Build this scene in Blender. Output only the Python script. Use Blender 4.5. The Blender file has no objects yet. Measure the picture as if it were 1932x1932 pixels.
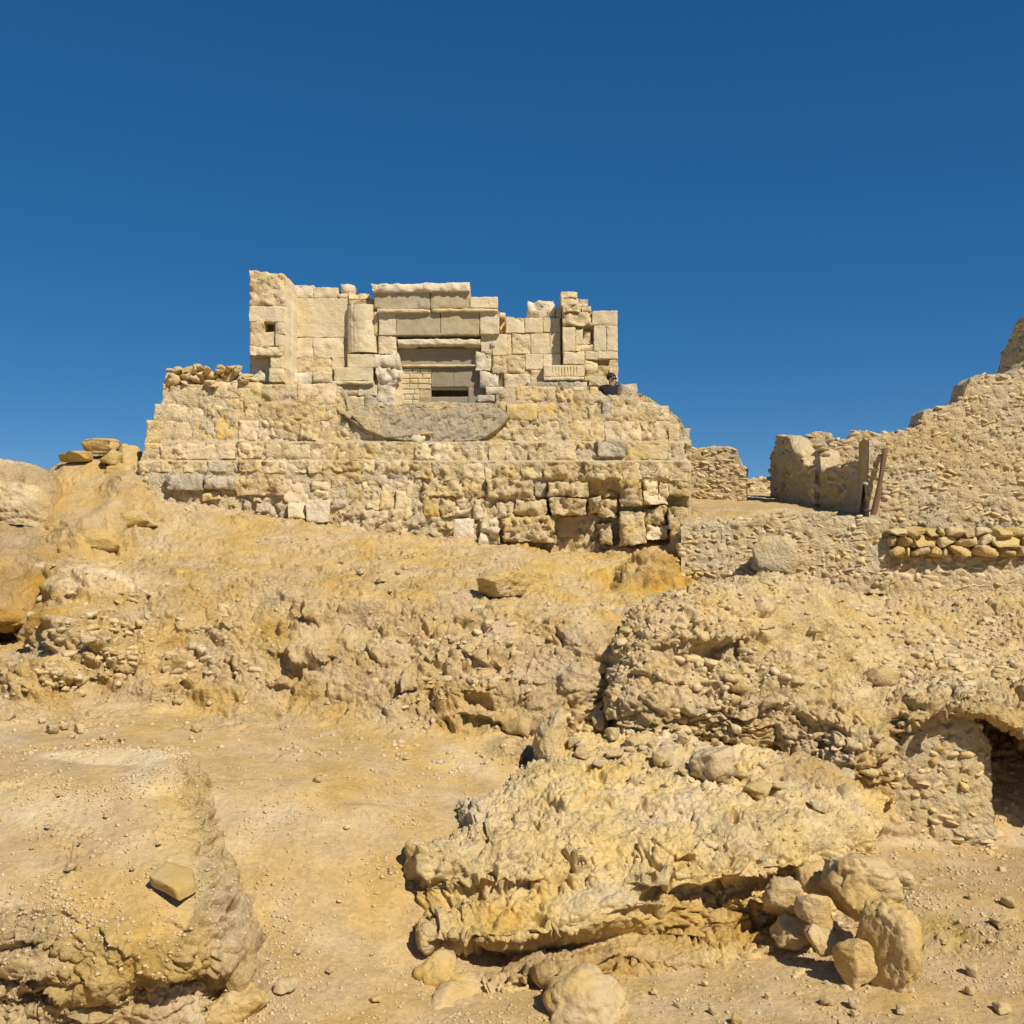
import bpy, bmesh, math, random
import numpy as np
from mathutils import Vector, Matrix, Euler, noise as mnoise

random.seed(7); RNG = np.random.default_rng(11)
scene = bpy.context.scene
C = scene.collection

# ------------------------------------------------------------------ camera
CZ = 3.6                    # camera height above the sandy path
PITCH = math.radians(2.0)
cam = bpy.data.cameras.new("Camera"); cam.lens = 36; cam.sensor_width = 36
cam.clip_start = 0.1; cam.clip_end = 6000
camo = bpy.data.objects.new("Camera", cam); C.objects.link(camo)
camo.location = (0, 0, CZ); camo.rotation_euler = (math.radians(90) + PITCH, 0, 0)
scene.camera = camo

# ------------------------------------------------------------------ sky, sun, exposure
SUN_AZ = math.radians(37)   # to the right of straight behind the camera
SUN_EL = math.radians(46)
w = bpy.data.worlds.new("World"); scene.world = w; w.use_nodes = True
nt = w.node_tree; nt.nodes.clear()
wo = nt.nodes.new('ShaderNodeOutputWorld'); bg = nt.nodes.new('ShaderNodeBackground')
sky = nt.nodes.new('ShaderNodeTexSky'); sky.sky_type = 'NISHITA'; sky.sun_disc = False
sky.sun_elevation = SUN_EL; sky.sun_rotation = math.radians(180) - SUN_AZ
sky.altitude = 3000; sky.air_density = 0.75; sky.dust_density = 0.0; sky.ozone_density = 6.0
hs = nt.nodes.new('ShaderNodeHueSaturation'); hs.inputs['Saturation'].default_value = 1.6
hs.inputs['Value'].default_value = 1.15; hs.inputs['Hue'].default_value = 0.502
gm = nt.nodes.new('ShaderNodeGamma'); gm.inputs['Gamma'].default_value = 0.58
nt.links.new(sky.outputs[0], gm.inputs[0]); nt.links.new(gm.outputs[0], hs.inputs['Color']); nt.links.new(hs.outputs[0], bg.inputs['Color'])
bg.inputs['Strength'].default_value = 0.125
nt.links.new(bg.outputs[0], wo.inputs['Surface'])
sun = bpy.data.lights.new("Sun", 'SUN'); sun.energy = 4.6; sun.angle = math.radians(0.53)
sun.color = (1.0, 0.905, 0.755)
suno = bpy.data.objects.new("Sun", sun); C.objects.link(suno)
sdir = Vector((math.sin(SUN_AZ)*math.cos(SUN_EL), -math.cos(SUN_AZ)*math.cos(SUN_EL), math.sin(SUN_EL)))
suno.rotation_euler = sdir.to_track_quat('Z', 'Y').to_euler(); suno.location = sdir * 60
vs = scene.view_settings
vs.view_transform = 'Standard'; vs.look = 'None'; vs.gamma = 1; vs.use_curve_mapping = False
vs.exposure = 0.22

# ------------------------------------------------------------------ photo pixel -> point (pixels on a 1932 wide copy)
F = 1932.0
def PW(u, v, y):
    a = (np.asarray(u, float) - 966) / F; b = (966 - np.asarray(v, float)) / F
    dy = math.cos(PITCH) - b * math.sin(PITCH); dz = math.sin(PITCH) + b * math.cos(PITCH)
    k = np.asarray(y, float) / dy
    return np.stack(np.broadcast_arrays(a * k, np.asarray(y, float) + 0 * k, dz * k + CZ), -1)
def PIX(p):
    x = p[..., 0]; y = p[..., 1]; z = p[..., 2] - CZ
    d = y * math.cos(PITCH) + z * math.sin(PITCH); h = -y * math.sin(PITCH) + z * math.cos(PITCH)
    d = np.maximum(d, 0.01)
    return 966 + F * x / d, 966 - F * h / d
def zoomer(su, sv, w):      # a zoomed crop, 1932 wide, of the 2268 photo -> the 1932 pixels
    k = w / 1932 * 1932 / 2268
    return lambda X, Y: (su * 1932 / 2268 + k * X, sv * 1932 / 2268 + k * Y)
Z1 = zoomer(520, 570, 600); Z2 = zoomer(900, 600, 500); Z3 = zoomer(280, 780, 640)
Z4 = zoomer(900, 820, 660); Z5 = zoomer(1500, 680, 768)

# ------------------------------------------------------------------ numpy noise
_g = RNG.normal(size=(256, 3)); GR = (_g / np.linalg.norm(_g, axis=1)[:, None]).astype(np.float32)
PERM = RNG.permutation(256); PERM = np.concatenate([PERM, PERM, PERM]).astype(np.int32)
RND = RNG.random((256, 3)).astype(np.float32)
def gnoise(p):
    p = np.asarray(p, np.float32); i = np.floor(p); f = p - i; i = i.astype(np.int32) & 255
    s = f * f * f * (f * (f * 6 - 15) + 10)
    out = 0
    for dx in (0, 1):
        hx = PERM[(i[:, 0] + dx) & 255]; wx = s[:, 0] if dx else 1 - s[:, 0]
        for dy in (0, 1):
            hy = PERM[hx + ((i[:, 1] + dy) & 255)]; wy = s[:, 1] if dy else 1 - s[:, 1]
            for dz in (0, 1):
                h = PERM[hy + ((i[:, 2] + dz) & 255)] & 255; wz = s[:, 2] if dz else 1 - s[:, 2]
                g = GR[h]
                out = out + wx * wy * wz * (g[:, 0] * (f[:, 0] - dx) + g[:, 1] * (f[:, 1] - dy) + g[:, 2] * (f[:, 2] - dz))
    return out * 1.5
def fbm(p, o=4, gain=0.5, ridged=False):
    a = 1.0; t = 0; p = np.asarray(p, np.float32)
    for k in range(o):
        n = gnoise(p + 17.3 * k)
        if ridged: n = 1 - 2 * np.abs(n)
        t = t + a * n; a *= gain; p = p * 2.03
    return t
def worley(p, tilt=False):
    """cell noise: nearest, second nearest, cell value (and with tilt a random slope across each cell)"""
    p = np.asarray(p, np.float32); i = np.floor(p); f = p - i; i = i.astype(np.int32)
    f1 = np.full(len(p), 9, np.float32); f2 = f1.copy(); cid = np.zeros(len(p), np.int32)
    tl = np.zeros(len(p), np.float32); TV = RND * 2 - 1
    for dx in (-1, 0, 1):
        hx = PERM[(i[:, 0] + dx) & 255]
        for dy in (-1, 0, 1):
            hy = PERM[hx + ((i[:, 1] + dy) & 255)]
            for dz in (-1, 0, 1):
                h = PERM[hy + ((i[:, 2] + dz) & 255)] & 255; r = RND[h]
                e0 = f[:, 0] - dx - r[:, 0]; e1 = f[:, 1] - dy - r[:, 1]; e2 = f[:, 2] - dz - r[:, 2]
                d = e0 * e0 + e1 * e1 + e2 * e2
                m = d < f1
                f2 = np.where(m, f1, np.minimum(f2, d)); f1 = np.where(m, d, f1); cid = np.where(m, h, cid)
                if tilt:
                    t = TV[(h + 91) & 255]; tl = np.where(m, e0 * t[:, 0] + e1 * t[:, 1] + e2 * t[:, 2], tl)
    if tilt: return np.sqrt(f1), np.sqrt(f2), RND[cid, 0], tl
    return np.sqrt(f1), np.sqrt(f2), RND[cid, 0]
def sstep(a, b, x):
    t = np.clip((x - a) / (b - a), 0, 1); return t * t * (3 - 2 * t)

# ------------------------------------------------------------------ materials
def rgb(r, g, b): return np.array([r, g, b], np.float32)
SAND = rgb(.49, .345, .162); TAN = rgb(.60, .418, .178); OCHRE = rgb(.57, .39, .14); ORANGE = rgb(.50, .295, .08)
PALE = rgb(.68, .55, .32); GREY = rgb(.57, .43, .245); CREAM = rgb(.61, .49, .30)

def mat_base(name, rough=0.95):
    m = bpy.data.materials.new(name); m.use_nodes = True
    t = m.node_tree; b = t.nodes['Principled BSDF']
    b.inputs['Roughness'].default_value = rough; b.inputs['Specular IOR Level'].default_value = 0.15
    return m, t, b
def N(t, kind, **kw):
    n = t.nodes.new(kind)
    for k, v in kw.items():
        if k in n.inputs: n.inputs[k].default_value = v
        else: setattr(n, k, v)
    return n
def rough_stone(name, col=None, var=0.25, hue=0.10, bump=0.5, scale=1.0, objvar=0.0, stain=None, mortar=None):
    """stone / earth: a base colour (or the 'tint' attribute) broken up by grain, blotches and relief"""
    m, t, b = mat_base(name); L = t.links.new
    geo = N(t, 'ShaderNodeNewGeometry'); pos = geo.outputs['Position']
    if col is None:
        a = N(t, 'ShaderNodeAttribute', attribute_name='tint'); base = a.outputs['Color']
    else:
        r = N(t, 'ShaderNodeRGB'); r.outputs[0].default_value = (*[float(c) for c in col], 1); base = r.outputs[0]
    n1 = N(t, 'ShaderNodeTexNoise', Scale=3.1 * scale, Detail=7.0, Roughness=0.65); L(pos, n1.inputs['Vector'])
    n2 = N(t, 'ShaderNodeTexNoise', Scale=22.0 * scale, Detail=5.0, Roughness=0.7); L(pos, n2.inputs['Vector'])
    ad = N(t, 'ShaderNodeMath', operation='ADD'); L(n1.outputs['Fac'], ad.inputs[0]); L(n2.outputs['Fac'], ad.inputs[1])
    mr = N(t, 'ShaderNodeMapRange'); L(ad.outputs[0], mr.inputs['Value'])
    mr.inputs['From Min'].default_value = 0.6; mr.inputs['From Max'].default_value = 1.4
    mr.inputs['To Min'].default_value = 1 - var; mr.inputs['To Max'].default_value = 1 + var
    val = mr.outputs[0]
    if objvar:
        oi = N(t, 'ShaderNodeObjectInfo')
        m2 = N(t, 'ShaderNodeMapRange'); L(oi.outputs['Random'], m2.inputs['Value'])
        m2.inputs['To Min'].default_value = 1 - objvar; m2.inputs['To Max'].default_value = 1 + objvar * .7
        mu = N(t, 'ShaderNodeMath', operation='MULTIPLY'); L(val, mu.inputs[0]); L(m2.outputs[0], mu.inputs[1]); val = mu.outputs[0]
    h = N(t, 'ShaderNodeHueSaturation'); L(base, h.inputs['Color']); L(val, h.inputs['Value'])
    n3 = N(t, 'ShaderNodeTexNoise', Scale=1.3 * scale, Detail=4.0); L(pos, n3.inputs['Vector'])
    m3 = N(t, 'ShaderNodeMapRange'); L(n3.outputs['Fac'], m3.inputs['Value'])
    m3.inputs['From Min'].default_value = .3; m3.inputs['From Max'].default_value = .7
    m3.inputs['To Min'].default_value = 1 - hue * 2.5; m3.inputs['To Max'].default_value = 1 + hue * 2
    L(m3.outputs[0], h.inputs['Saturation'])
    colour = h.outputs[0]
    if stain is not None:       # weather stains: streaks with a shape of their own
        mp = N(t, 'ShaderNodeMapping'); mp.inputs['Scale'].default_value = (5, 5, 1.6); L(pos, mp.inputs['Vector'])
        n4 = N(t, 'ShaderNodeTexNoise', Scale=1.0, Detail=6.0, Roughness=0.6); L(mp.outputs[0], n4.inputs['Vector'])
        m4 = N(t, 'ShaderNodeMapRange'); L(n4.outputs['Fac'], m4.inputs['Value'])
        m4.inputs['From Min'].default_value = .5; m4.inputs['From Max'].default_value = .68; m4.inputs['To Max'].default_value = stain[3]
        mx = N(t, 'ShaderNodeMix', data_type='RGBA'); L(m4.outputs[0], mx.inputs['Factor']); L(colour, mx.inputs['A'])
        mx.inputs['B'].default_value = (*stain[:3], 1); colour = mx.outputs['Result']
    if mortar is not None:      # mortar and lime crust left over the joints and faces
        n6 = N(t, 'ShaderNodeTexNoise', Scale=3.6, Detail=9.0, Roughness=0.68, Distortion=.6); L(pos, n6.inputs['Vector'])
        m6 = N(t, 'ShaderNodeMapRange'); L(n6.outputs['Fac'], m6.inputs['Value'])
        m6.inputs['From Min'].default_value = .46; m6.inputs['From Max'].default_value = .56; m6.inputs['To Max'].default_value = mortar[3]
        m7 = N(t, 'ShaderNodeVectorMath', operation='SCALE'); m7.inputs[0].default_value = mortar[:3]; L(val, m7.inputs['Scale'])
        mx = N(t, 'ShaderNodeMix', data_type='RGBA'); L(m6.outputs[0], mx.inputs['Factor']); L(colour, mx.inputs['A'])
        L(m7.outputs[0], mx.inputs['B']); colour = mx.outputs['Result']
    L(colour, b.inputs['Base Color'])
    # relief
    n5 = N(t, 'ShaderNodeTexNoise', Scale=14.0 * scale, Detail=8.0, Roughness=0.7); L(pos, n5.inputs['Vector'])
    vo = N(t, 'ShaderNodeTexVoronoi', Scale=19.0 * scale); L(pos, vo.inputs['Vector'])
    ml = N(t, 'ShaderNodeMath', operation='MULTIPLY_ADD'); L(vo.outputs['Distance'], ml.inputs[0]); ml.inputs[1].default_value = -0.22; L(n5.outputs['Fac'], ml.inputs[2])
    bp = N(t, 'ShaderNodeBump', Strength=bump, Distance=0.09); L(ml.outputs[0], bp.inputs['Height'])
    if col is None:
        mb = N(t, 'ShaderNodeMath', operation='MULTIPLY'); L(a.outputs['Alpha'], mb.inputs[0]); mb.inputs[1].default_value = bump; L(mb.outputs[0], bp.inputs['Strength'])
    L(bp.outputs[0], b.inputs['Normal'])
    return m
M = {}
M['earth'] = rough_stone('earth_rock', None, .34, .08, .85)
MO = (.66, .53, .31, .75)
M['stone'] = rough_stone('cream_block', (.68, .545, .32), .20, .10, .6, 1.0, .08, None, MO)
M['yellow'] = rough_stone('yellow_block', (.65, .475, .20), .2, .1, .5, 1, .08, None, (.61, .49, .30, .6))
M['pink'] = rough_stone('pinkish_block', (.68, .515, .33), .16, .1, .5, 1, .06, None, MO)
M['grey'] = rough_stone('grey_block', (.51, .435, .315), .25, .06, .7, 1, .10, None, (.55, .46, .31, .5))
M['fine'] = rough_stone('dressed_stone', (.635, .525, .325), .15, .08, .35, 1.0, .05, (.46, .40, .29, .4), (.66, .55, .37, .5))
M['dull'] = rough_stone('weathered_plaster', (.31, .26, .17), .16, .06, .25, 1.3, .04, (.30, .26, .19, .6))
M['white'] = rough_stone('bleached_stone', (.69, .60, .44), .14, .06, .5, 1.0, .04, None, (.62, .50, .32, .5))
M['core'] = rough_stone('mortar_core', (.64, .51, .295), .25, .1, .9, 1.2)
M['mud'] = rough_stone('mud_mortar', (.61, .48, .275), .2, .08, .8, 1.2)
M['rubble'] = rough_stone('rubble_stone', (.66, .505, .275), .2, .1, .45, 1.6, .10, None, (.62, .485, .27, .6))
M['ochre_stone'] = rough_stone('ochre_stone', (.60, .44, .19), .2, .1, .6, 1.4, .10)
M['rock'] = rough_stone('tan_rock', (.63, .475, .235), .2, .1, .7, 1.2, .08, None, (.63, .505, .29, .6))
M['dark'] = rough_stone('recess_shade', (.20, .16, .10), .2, .05, .4)  # dark colour stands in for shade inside gaps, niche and slots
def plain(name, col, rough=0.7, spec=.3):
    m, t, b = mat_base(name, rough); b.inputs['Specular IOR Level'].default_value = spec
    n = N(t, 'ShaderNodeTexNoise', Scale=40.0, Detail=3.0)
    mr = N(t, 'ShaderNodeMapRange'); t.links.new(n.outputs['Fac'], mr.inputs['Value'])
    mr.inputs['To Min'].default_value = .8; mr.inputs['To Max'].default_value = 1.2
    h = N(t, 'ShaderNodeHueSaturation'); h.inputs['Color'].default_value = (*col, 1); t.links.new(mr.outputs[0], h.inputs['Value'])
    t.links.new(h.outputs[0], b.inputs['Base Color'])
    return m
M['wood'] = plain('old_wood', (.16, .10, .055), .85, .1)
M['skin'] = plain('skin', (.50, .30, .20), .55)
M['hair'] = plain('dark_hair', (.02, .016, .013), .6)
M['cloth'] = plain('black_cloth', (.018, .018, .02), .85)
M['trousers'] = plain('dark_trousers', (.05, .05, .06), .85)
M['lens'] = plain('dark_lens', (.01, .01, .012), .12, .6)
M['metal'] = plain('grey_metal', (.35, .34, .31), .5)

# ------------------------------------------------------------------ object helpers
def setp(o, label=None, cat=None, group=None, kind=None):
    if label: o['label'] = label
    if cat: o['category'] = cat
    if group: o['group'] = group
    if kind: o['kind'] = kind
    return o
def empty(name, loc, **kw):
    o = bpy.data.objects.new(name, None); C.objects.link(o); o.location = Vector([float(c) for c in loc]); o.empty_display_size = .2
    return setp(o, **kw)
def link(name, me, parent=None, **kw):
    o = bpy.data.objects.new(name, me); C.objects.link(o)
    if parent is not None:
        o.parent = parent
        o.matrix_parent_inverse = Matrix.Translation(-parent.location)
    return setp(o, **kw)
def mesh_np(name, V, Fq, mat, col=None, smooth=False, tris=None):
    me = bpy.data.meshes.new(name)
    V = np.asarray(V, np.float32); Fq = np.asarray(Fq, np.int32).reshape(-1, 4) if len(Fq) else np.zeros((0, 4), np.int32)
    tris = np.zeros((0, 3), np.int32) if tris is None else np.asarray(tris, np.int32).reshape(-1, 3)
    me.vertices.add(len(V)); me.vertices.foreach_set('co', V.ravel())
    loops = np.concatenate([Fq.ravel(), tris.ravel()]); me.loops.add(len(loops)); me.loops.foreach_set('vertex_index', loops)
    tot = np.concatenate([np.full(len(Fq), 4), np.full(len(tris), 3)]).astype(np.int32)
    me.polygons.add(len(tot)); me.polygons.foreach_set('loop_start', (np.cumsum(tot) - tot).astype(np.int32))
    if smooth: me.polygons.foreach_set('use_smooth', np.ones(len(tot), bool))
    me.update(calc_edges=True); me.materials.append(mat)
    if col is not None:
        at = me.attributes.new('tint', 'FLOAT_COLOR', 'POINT')
        at.data.foreach_set('color', (col if col.shape[1] == 4 else np.concatenate([col, np.ones((len(col), 1), np.float32)], 1)).astype(np.float32).ravel())
    return me
def gridfaces(nr, nc):
    i = np.arange(nr * nc).reshape(nr, nc)
    return np.stack([i[:-1, :-1], i[1:, :-1], i[1:, 1:], i[:-1, 1:]], -1).reshape(-1, 4)

def pchip(x, Y, xs):
    """monotone cubic through Y (K, ...) at x"""
    Y = np.asarray(Y, float); h = np.diff(x); d = np.diff(Y, axis=0) / h.reshape(-1, *([1] * (Y.ndim - 1)))
    m = np.zeros_like(Y); m[0] = d[0]; m[-1] = d[-1]
    if len(x) > 2:
        p = d[:-1] * d[1:]; hm = 2 * p / np.where(np.abs(d[:-1] + d[1:]) < 1e-9, 1e-9, d[:-1] + d[1:])
        m[1:-1] = np.where(p > 0, hm, 0)
    k = np.clip(np.searchsorted(x, xs, side='right') - 1, 0, len(x) - 2)
    sh = (-1, *([1] * (Y.ndim - 1)))
    t = ((xs - x[k]) / h[k]).reshape(sh); hk = h[k].reshape(sh)
    return Y[k] * (1 + 2 * t) * (1 - t) ** 2 + m[k] * hk * t * (1 - t) ** 2 + Y[k + 1] * t * t * (3 - 2 * t) + m[k + 1] * hk * t * t * (t - 1)

def loft(rows, du=2.2, dv=2.2, cap_out=6.0, world=False):
    """rows[r][c] = (u, v, y): key grid -> dense grid of points, one step about du x dv pixels inside the frame"""
    K = np.array(rows, float); Pw = K if world else PW(K[..., 0], K[..., 1], K[..., 2])
    uu, vv = PIX(Pw)
    def steps(a, b, ins, st):
        n = np.max(np.where(ins, np.abs(b - a), np.abs(b - a) / cap_out)) / st
        return max(2, int(round(n)))
    ct = []; rt = []
    for c in range(K.shape[1] - 1):
        ins = (np.maximum(uu[:, c], uu[:, c + 1]) > -60) & (np.minimum(uu[:, c], uu[:, c + 1]) < 1990)
        n = steps(uu[:, c], uu[:, c + 1], ins, du); ct.append(c + np.arange(n) / n)
    for r in range(K.shape[0] - 1):
        ins = (np.maximum(vv[r], vv[r + 1]) < 2100) & (uu[r] > -60) & (uu[r] < 1990)
        d = np.hypot(vv[r + 1] - vv[r], 0); dy = np.abs(Pw[r + 1, :, 1] - Pw[r, :, 1]) / Pw[r, :, 1] * F * .35
        n = max(2, int(round(np.max(np.where(ins, np.maximum(d, dy), np.maximum(d, dy) / cap_out)) / dv))); rt.append(r + np.arange(n) / n)
    ct = np.concatenate(ct + [[K.shape[1] - 1]]); rt = np.concatenate(rt + [[K.shape[0] - 1]])
    A = pchip(np.arange(K.shape[0], dtype=float), Pw, rt)
    B = pchip(np.arange(K.shape[1], dtype=float), A.transpose(1, 0, 2), ct).transpose(1, 0, 2)
    return B
def normals(G):
    a = np.gradient(G, axis=1); b = np.gradient(G, axis=0)
    n = np.cross(b, a); n /= np.maximum(np.linalg.norm(n, axis=-1, keepdims=True), 1e-9)
    return n
def blur(n, k=3):
    for _ in range(k):
        p = np.pad(n, ((1, 1), (1, 1), (0, 0)), 'edge')
        n = (p[:-2, 1:-1] + p[2:, 1:-1] + p[1:-1, :-2] + p[1:-1, 2:] + 2 * p[1:-1, 1:-1]) / 6
    return n / np.maximum(np.linalg.norm(n, axis=-1, keepdims=True), 1e-9)

ZB = np.full((500, 500), 1e9); ZBS = 4.0      # rough depth buffer of what is built, for standing things on it
PATCH = {}
def register(name, G):
    u, v = PIX(G.reshape(-1, 3)); y = G.reshape(-1, 3)[:, 1]
    ok = (u > 0) & (u < 1995) & (v > 0) & (v < 1995) & (y > .5)
    np.minimum.at(ZB, ((v[ok] / ZBS).astype(int), (u[ok] / ZBS).astype(int)), y[ok])
    PATCH[name] = G
def depth_at(u, v):
    i, j = int(v / ZBS), int(u / ZBS); i = min(max(i, 1), 498); j = min(max(j, 1), 498)
    return float(np.median(ZB[i - 1:i + 2, j - 1:j + 2]))

# ------------------------------------------------------------------ rock surface relief
def strata(p, freq, wob, sharp=1.0):
    q = p[:, 2] * freq + wob * fbm(p * np.array([.9, .9, 1.6]), 3) + .15 * p[:, 0]
    f = q - np.floor(q)
    return (1 - f) * sstep(0, .10, f), np.floor(q)
def relief(G, rock, amp=1.0, st=.10, freq=2.6, chip=.035, crack=.03, big=.10, fine=.012, facet=1.0, st2=.45):
    """displace a grid along its normals; rock in 0..1 per vertex says how craggy"""
    sh = G.shape[:2]; n = blur(normals(G), 4); flat = n[..., 1] > .35
    p = G.reshape(-1, 3).astype(np.float32); r = rock.ravel()
    wp = p + .18 * np.stack([gnoise(p * 1.7 + 5), gnoise(p * 1.7 + 9), gnoise(p * 1.7 + 13)], 1)
    d = big * fbm(wp * .8, 3)
    s1, _ = strata(wp, freq, 1.1); msk = sstep(-.25, .35, fbm(p * .9 + 31, 2))
    s2, _ = strata(wp * np.float32(1) + 3.3, freq * 3.1, 1.3); msk2 = sstep(-.2, .4, fbm(p * 1.9 + 51, 2))
    wp = wp + .05 * np.stack([gnoise(p * 6 + 5), gnoise(p * 6 + 9), gnoise(p * 6 + 13)], 1)
    f1, f2, cr, ft = worley(wp * np.array([1.9, 1.9, 3.0], np.float32), True)
    g1, g2, gr, gt = worley(wp * np.array([5.5, 5.5, 8.], np.float32) + 7, True)
    h1, h2, hr, ht = worley(p * np.array([14., 14., 18.], np.float32) + 3, True)
    nz = np.abs(n[..., 2]).ravel(); stp = sstep(.96, .62, nz)
    ef = np.clip((f2 - f1) / .11, 0, 1); eg = np.clip((g2 - g1) / .13, 0, 1); eh = np.clip((h2 - h1) / .2, 0, 1)
    rr = st * (s1 * msk + st2 * s2 * msk2) * stp + facet * chip * (1.1 * cr + 1.3 * ft) * ef - crack * (1 - sstep(0, .10, f2 - f1)) * msk2
    rr = rr + chip * (.8 * gr + 1.0 * gt) * eg * (.45 + .55 * msk) - crack * .5 * (1 - sstep(0, .12, g2 - g1)) * msk + chip * .75 * (hr + 1.2 * ht) * eh * (.5 + .5 * msk2)
    rr = rr + .03 * fbm(p * 4.2, 4, .6, True) * .6
    rr = rr - chip * (.5 * facet + .34 + .36)
    crumb = np.exp(-(h1 / .3) ** 2) * (hr > .7) * .022 * sstep(.0, .5, fbm(p * .9 + 71, 3))
    dd = d * (.35 + .65 * r) + rr * r + crumb + fine * fbm(p * 9, 3) * (.4 + .6 * r)
    dd = dd * amp
    return relax(G + n * dd.reshape(sh)[..., None]), n
def bumps(G, lst):
    """lumps and hollows at a pixel: (u, v, ru, rv, metres toward the viewer side)"""
    n = blur(normals(G), 6); u, v = PIX(G)
    d = 0
    for (a, b, ru, rv, h) in lst:
        q = ((u - a) / ru) ** 2 + ((v - b) / rv) ** 2
        d = d + h * np.exp(-q * 1.2)
    return G + n * d[..., None]
def crevices(G, lst):
    """overhung cracks: a lip above the traced line, a cut below it"""
    n = blur(normals(G), 8); u, v = PIX(G); d = np.zeros(u.shape); st = sstep(.90, .68, np.abs(n[..., 2]))
    for k, (h, pts) in enumerate(lst):
        a = np.array(pts, float); sel = (u > a[0, 0] - 20) & (u < a[-1, 0] + 20)
        uu = u[sel]; q = np.stack([uu * .03, uu * 0 + k * 7.1, uu * 0], 1)
        vl = np.interp(uu, a[:, 0], a[:, 1]) + 9 * fbm(q, 2, .5)
        fade = sstep(-20, 25, uu - a[0, 0]) * sstep(-20, 25, a[-1, 0] - uu) * sstep(-.55, .15, gnoise(q * .6 + 50))
        s_ = v[sel] - vl
        d[sel] += h * fade * np.where(s_ <= 0, np.exp(s_ / 18), -1.2 * np.exp(-s_ / 12)) * np.clip(np.abs(s_) / 4, 0, 1)
    return G + np.array([0, -1., 0.]) * (d * st * .8)[..., None]
def relax(G, it=10):
    """even out cells that the relief has stretched"""
    for _ in range(it):
        dv = np.linalg.norm(np.diff(G, axis=0), axis=-1); L = np.zeros(G.shape[:2]); L[:-1] = dv; L[1:] = np.maximum(L[1:], dv)
        dh = np.linalg.norm(np.diff(G, axis=1), axis=-1); H = np.zeros(G.shape[:2]); H[:, :-1] = dh; H[:, 1:] = np.maximum(H[:, 1:], dh)
        ref = np.median(dh); w = np.clip((np.maximum(L / 1.6, H) / ref - 2.0) / 2.5, 0, 1)[..., None] * .8
        w = np.where((PIX(G)[0][..., None] > -80) & (PIX(G)[0][..., None] < 2010), w, 0)
        p = np.pad(G, ((1, 1), (1, 1), (0, 0)), 'edge')
        G = G * (1 - w) + w * (.36 * (p[1:-1, :-2] + p[1:-1, 2:]) + .14 * (p[:-2, 1:-1] + p[2:, 1:-1]))
    return G
def tint(G, base, spots=(), var=.5, ochre=.35, grey=.3, pale=.3):
    p = G.reshape(-1, 3).astype(np.float32)
    c = np.broadcast_to(base, (len(p), 3)).astype(np.float32).copy() if np.ndim(base) == 1 else base.reshape(-1, 3).copy()
    q = p * np.array([.55, .55, 1.3], np.float32)
    for colr, amt, off in ((OCHRE, ochre, 3.), (GREY, grey, 21.), (PALE, pale, 44.)):
        m = sstep(.05, .75, fbm(q + off, 5, .6)) * amt; c = c * (1 - m[:, None]) + colr * m[:, None]
    u, v = PIX(G); u = u.ravel(); v = v.ravel(); wv = fbm(p * 1.6 + 77, 4, .6)
    for (a, b, ru, rv, colr, amt) in spots:
        e = ((u - a) / ru) ** 2 + ((v - b) / rv) ** 2
        m = sstep(1.25, .45, e + .55 * wv) * amt; c = c * (1 - m[:, None]) + colr * m[:, None]
    return np.clip(c, .01, .9)
def patch(name, G, col, parent=None, mat='earth', rock=None, **kw):
    if rock is not None: col = np.concatenate([col, (.5 + .5 * np.clip(rock * 1.3, 0, 1)).reshape(-1, 1)], 1)
    me = mesh_np(name, G.reshape(-1, 3), gridfaces(*G.shape[:2]), M[mat], col)
    return link(name, me, parent, **kw)

# =================================================================== GROUND AND HILLSIDE
def make_ground():
    # far plain out to the horizon, well below the hill
    V = [(-4000, -3000, -9), (4000, -3000, -9), (4000, 5000, -9), (-4000, 5000, -9)]
    me = mesh_np('desert_plain', V, [(0, 1, 2, 3)], M['mud']); link('desert_plain', me, kind='structure')
    # near ground from the viewpoint down to the path
    xs = np.linspace(-16, 16, 130); ys = np.linspace(-9, 7.9, 70)
    X, Y = np.meshgrid(xs, ys); 
    Zg = np.interp(Y, [-9, -1, 1, 3.2, 5.2, 7.9], [2.0, 1.95, 1.9, .55, .05, -.03])
    G = np.stack([X, Y, Zg], -1); p = G.reshape(-1, 3)
    G[..., 2] += (.05 * fbm(p * .7, 4)).reshape(X.shape)
    c = tint(G, SAND, ochre=.2, grey=.1, pale=.15)
    o = patch('sandy_ground', G, c, rock=np.zeros(G.shape[:2])); setp(o, kind='structure')

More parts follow.
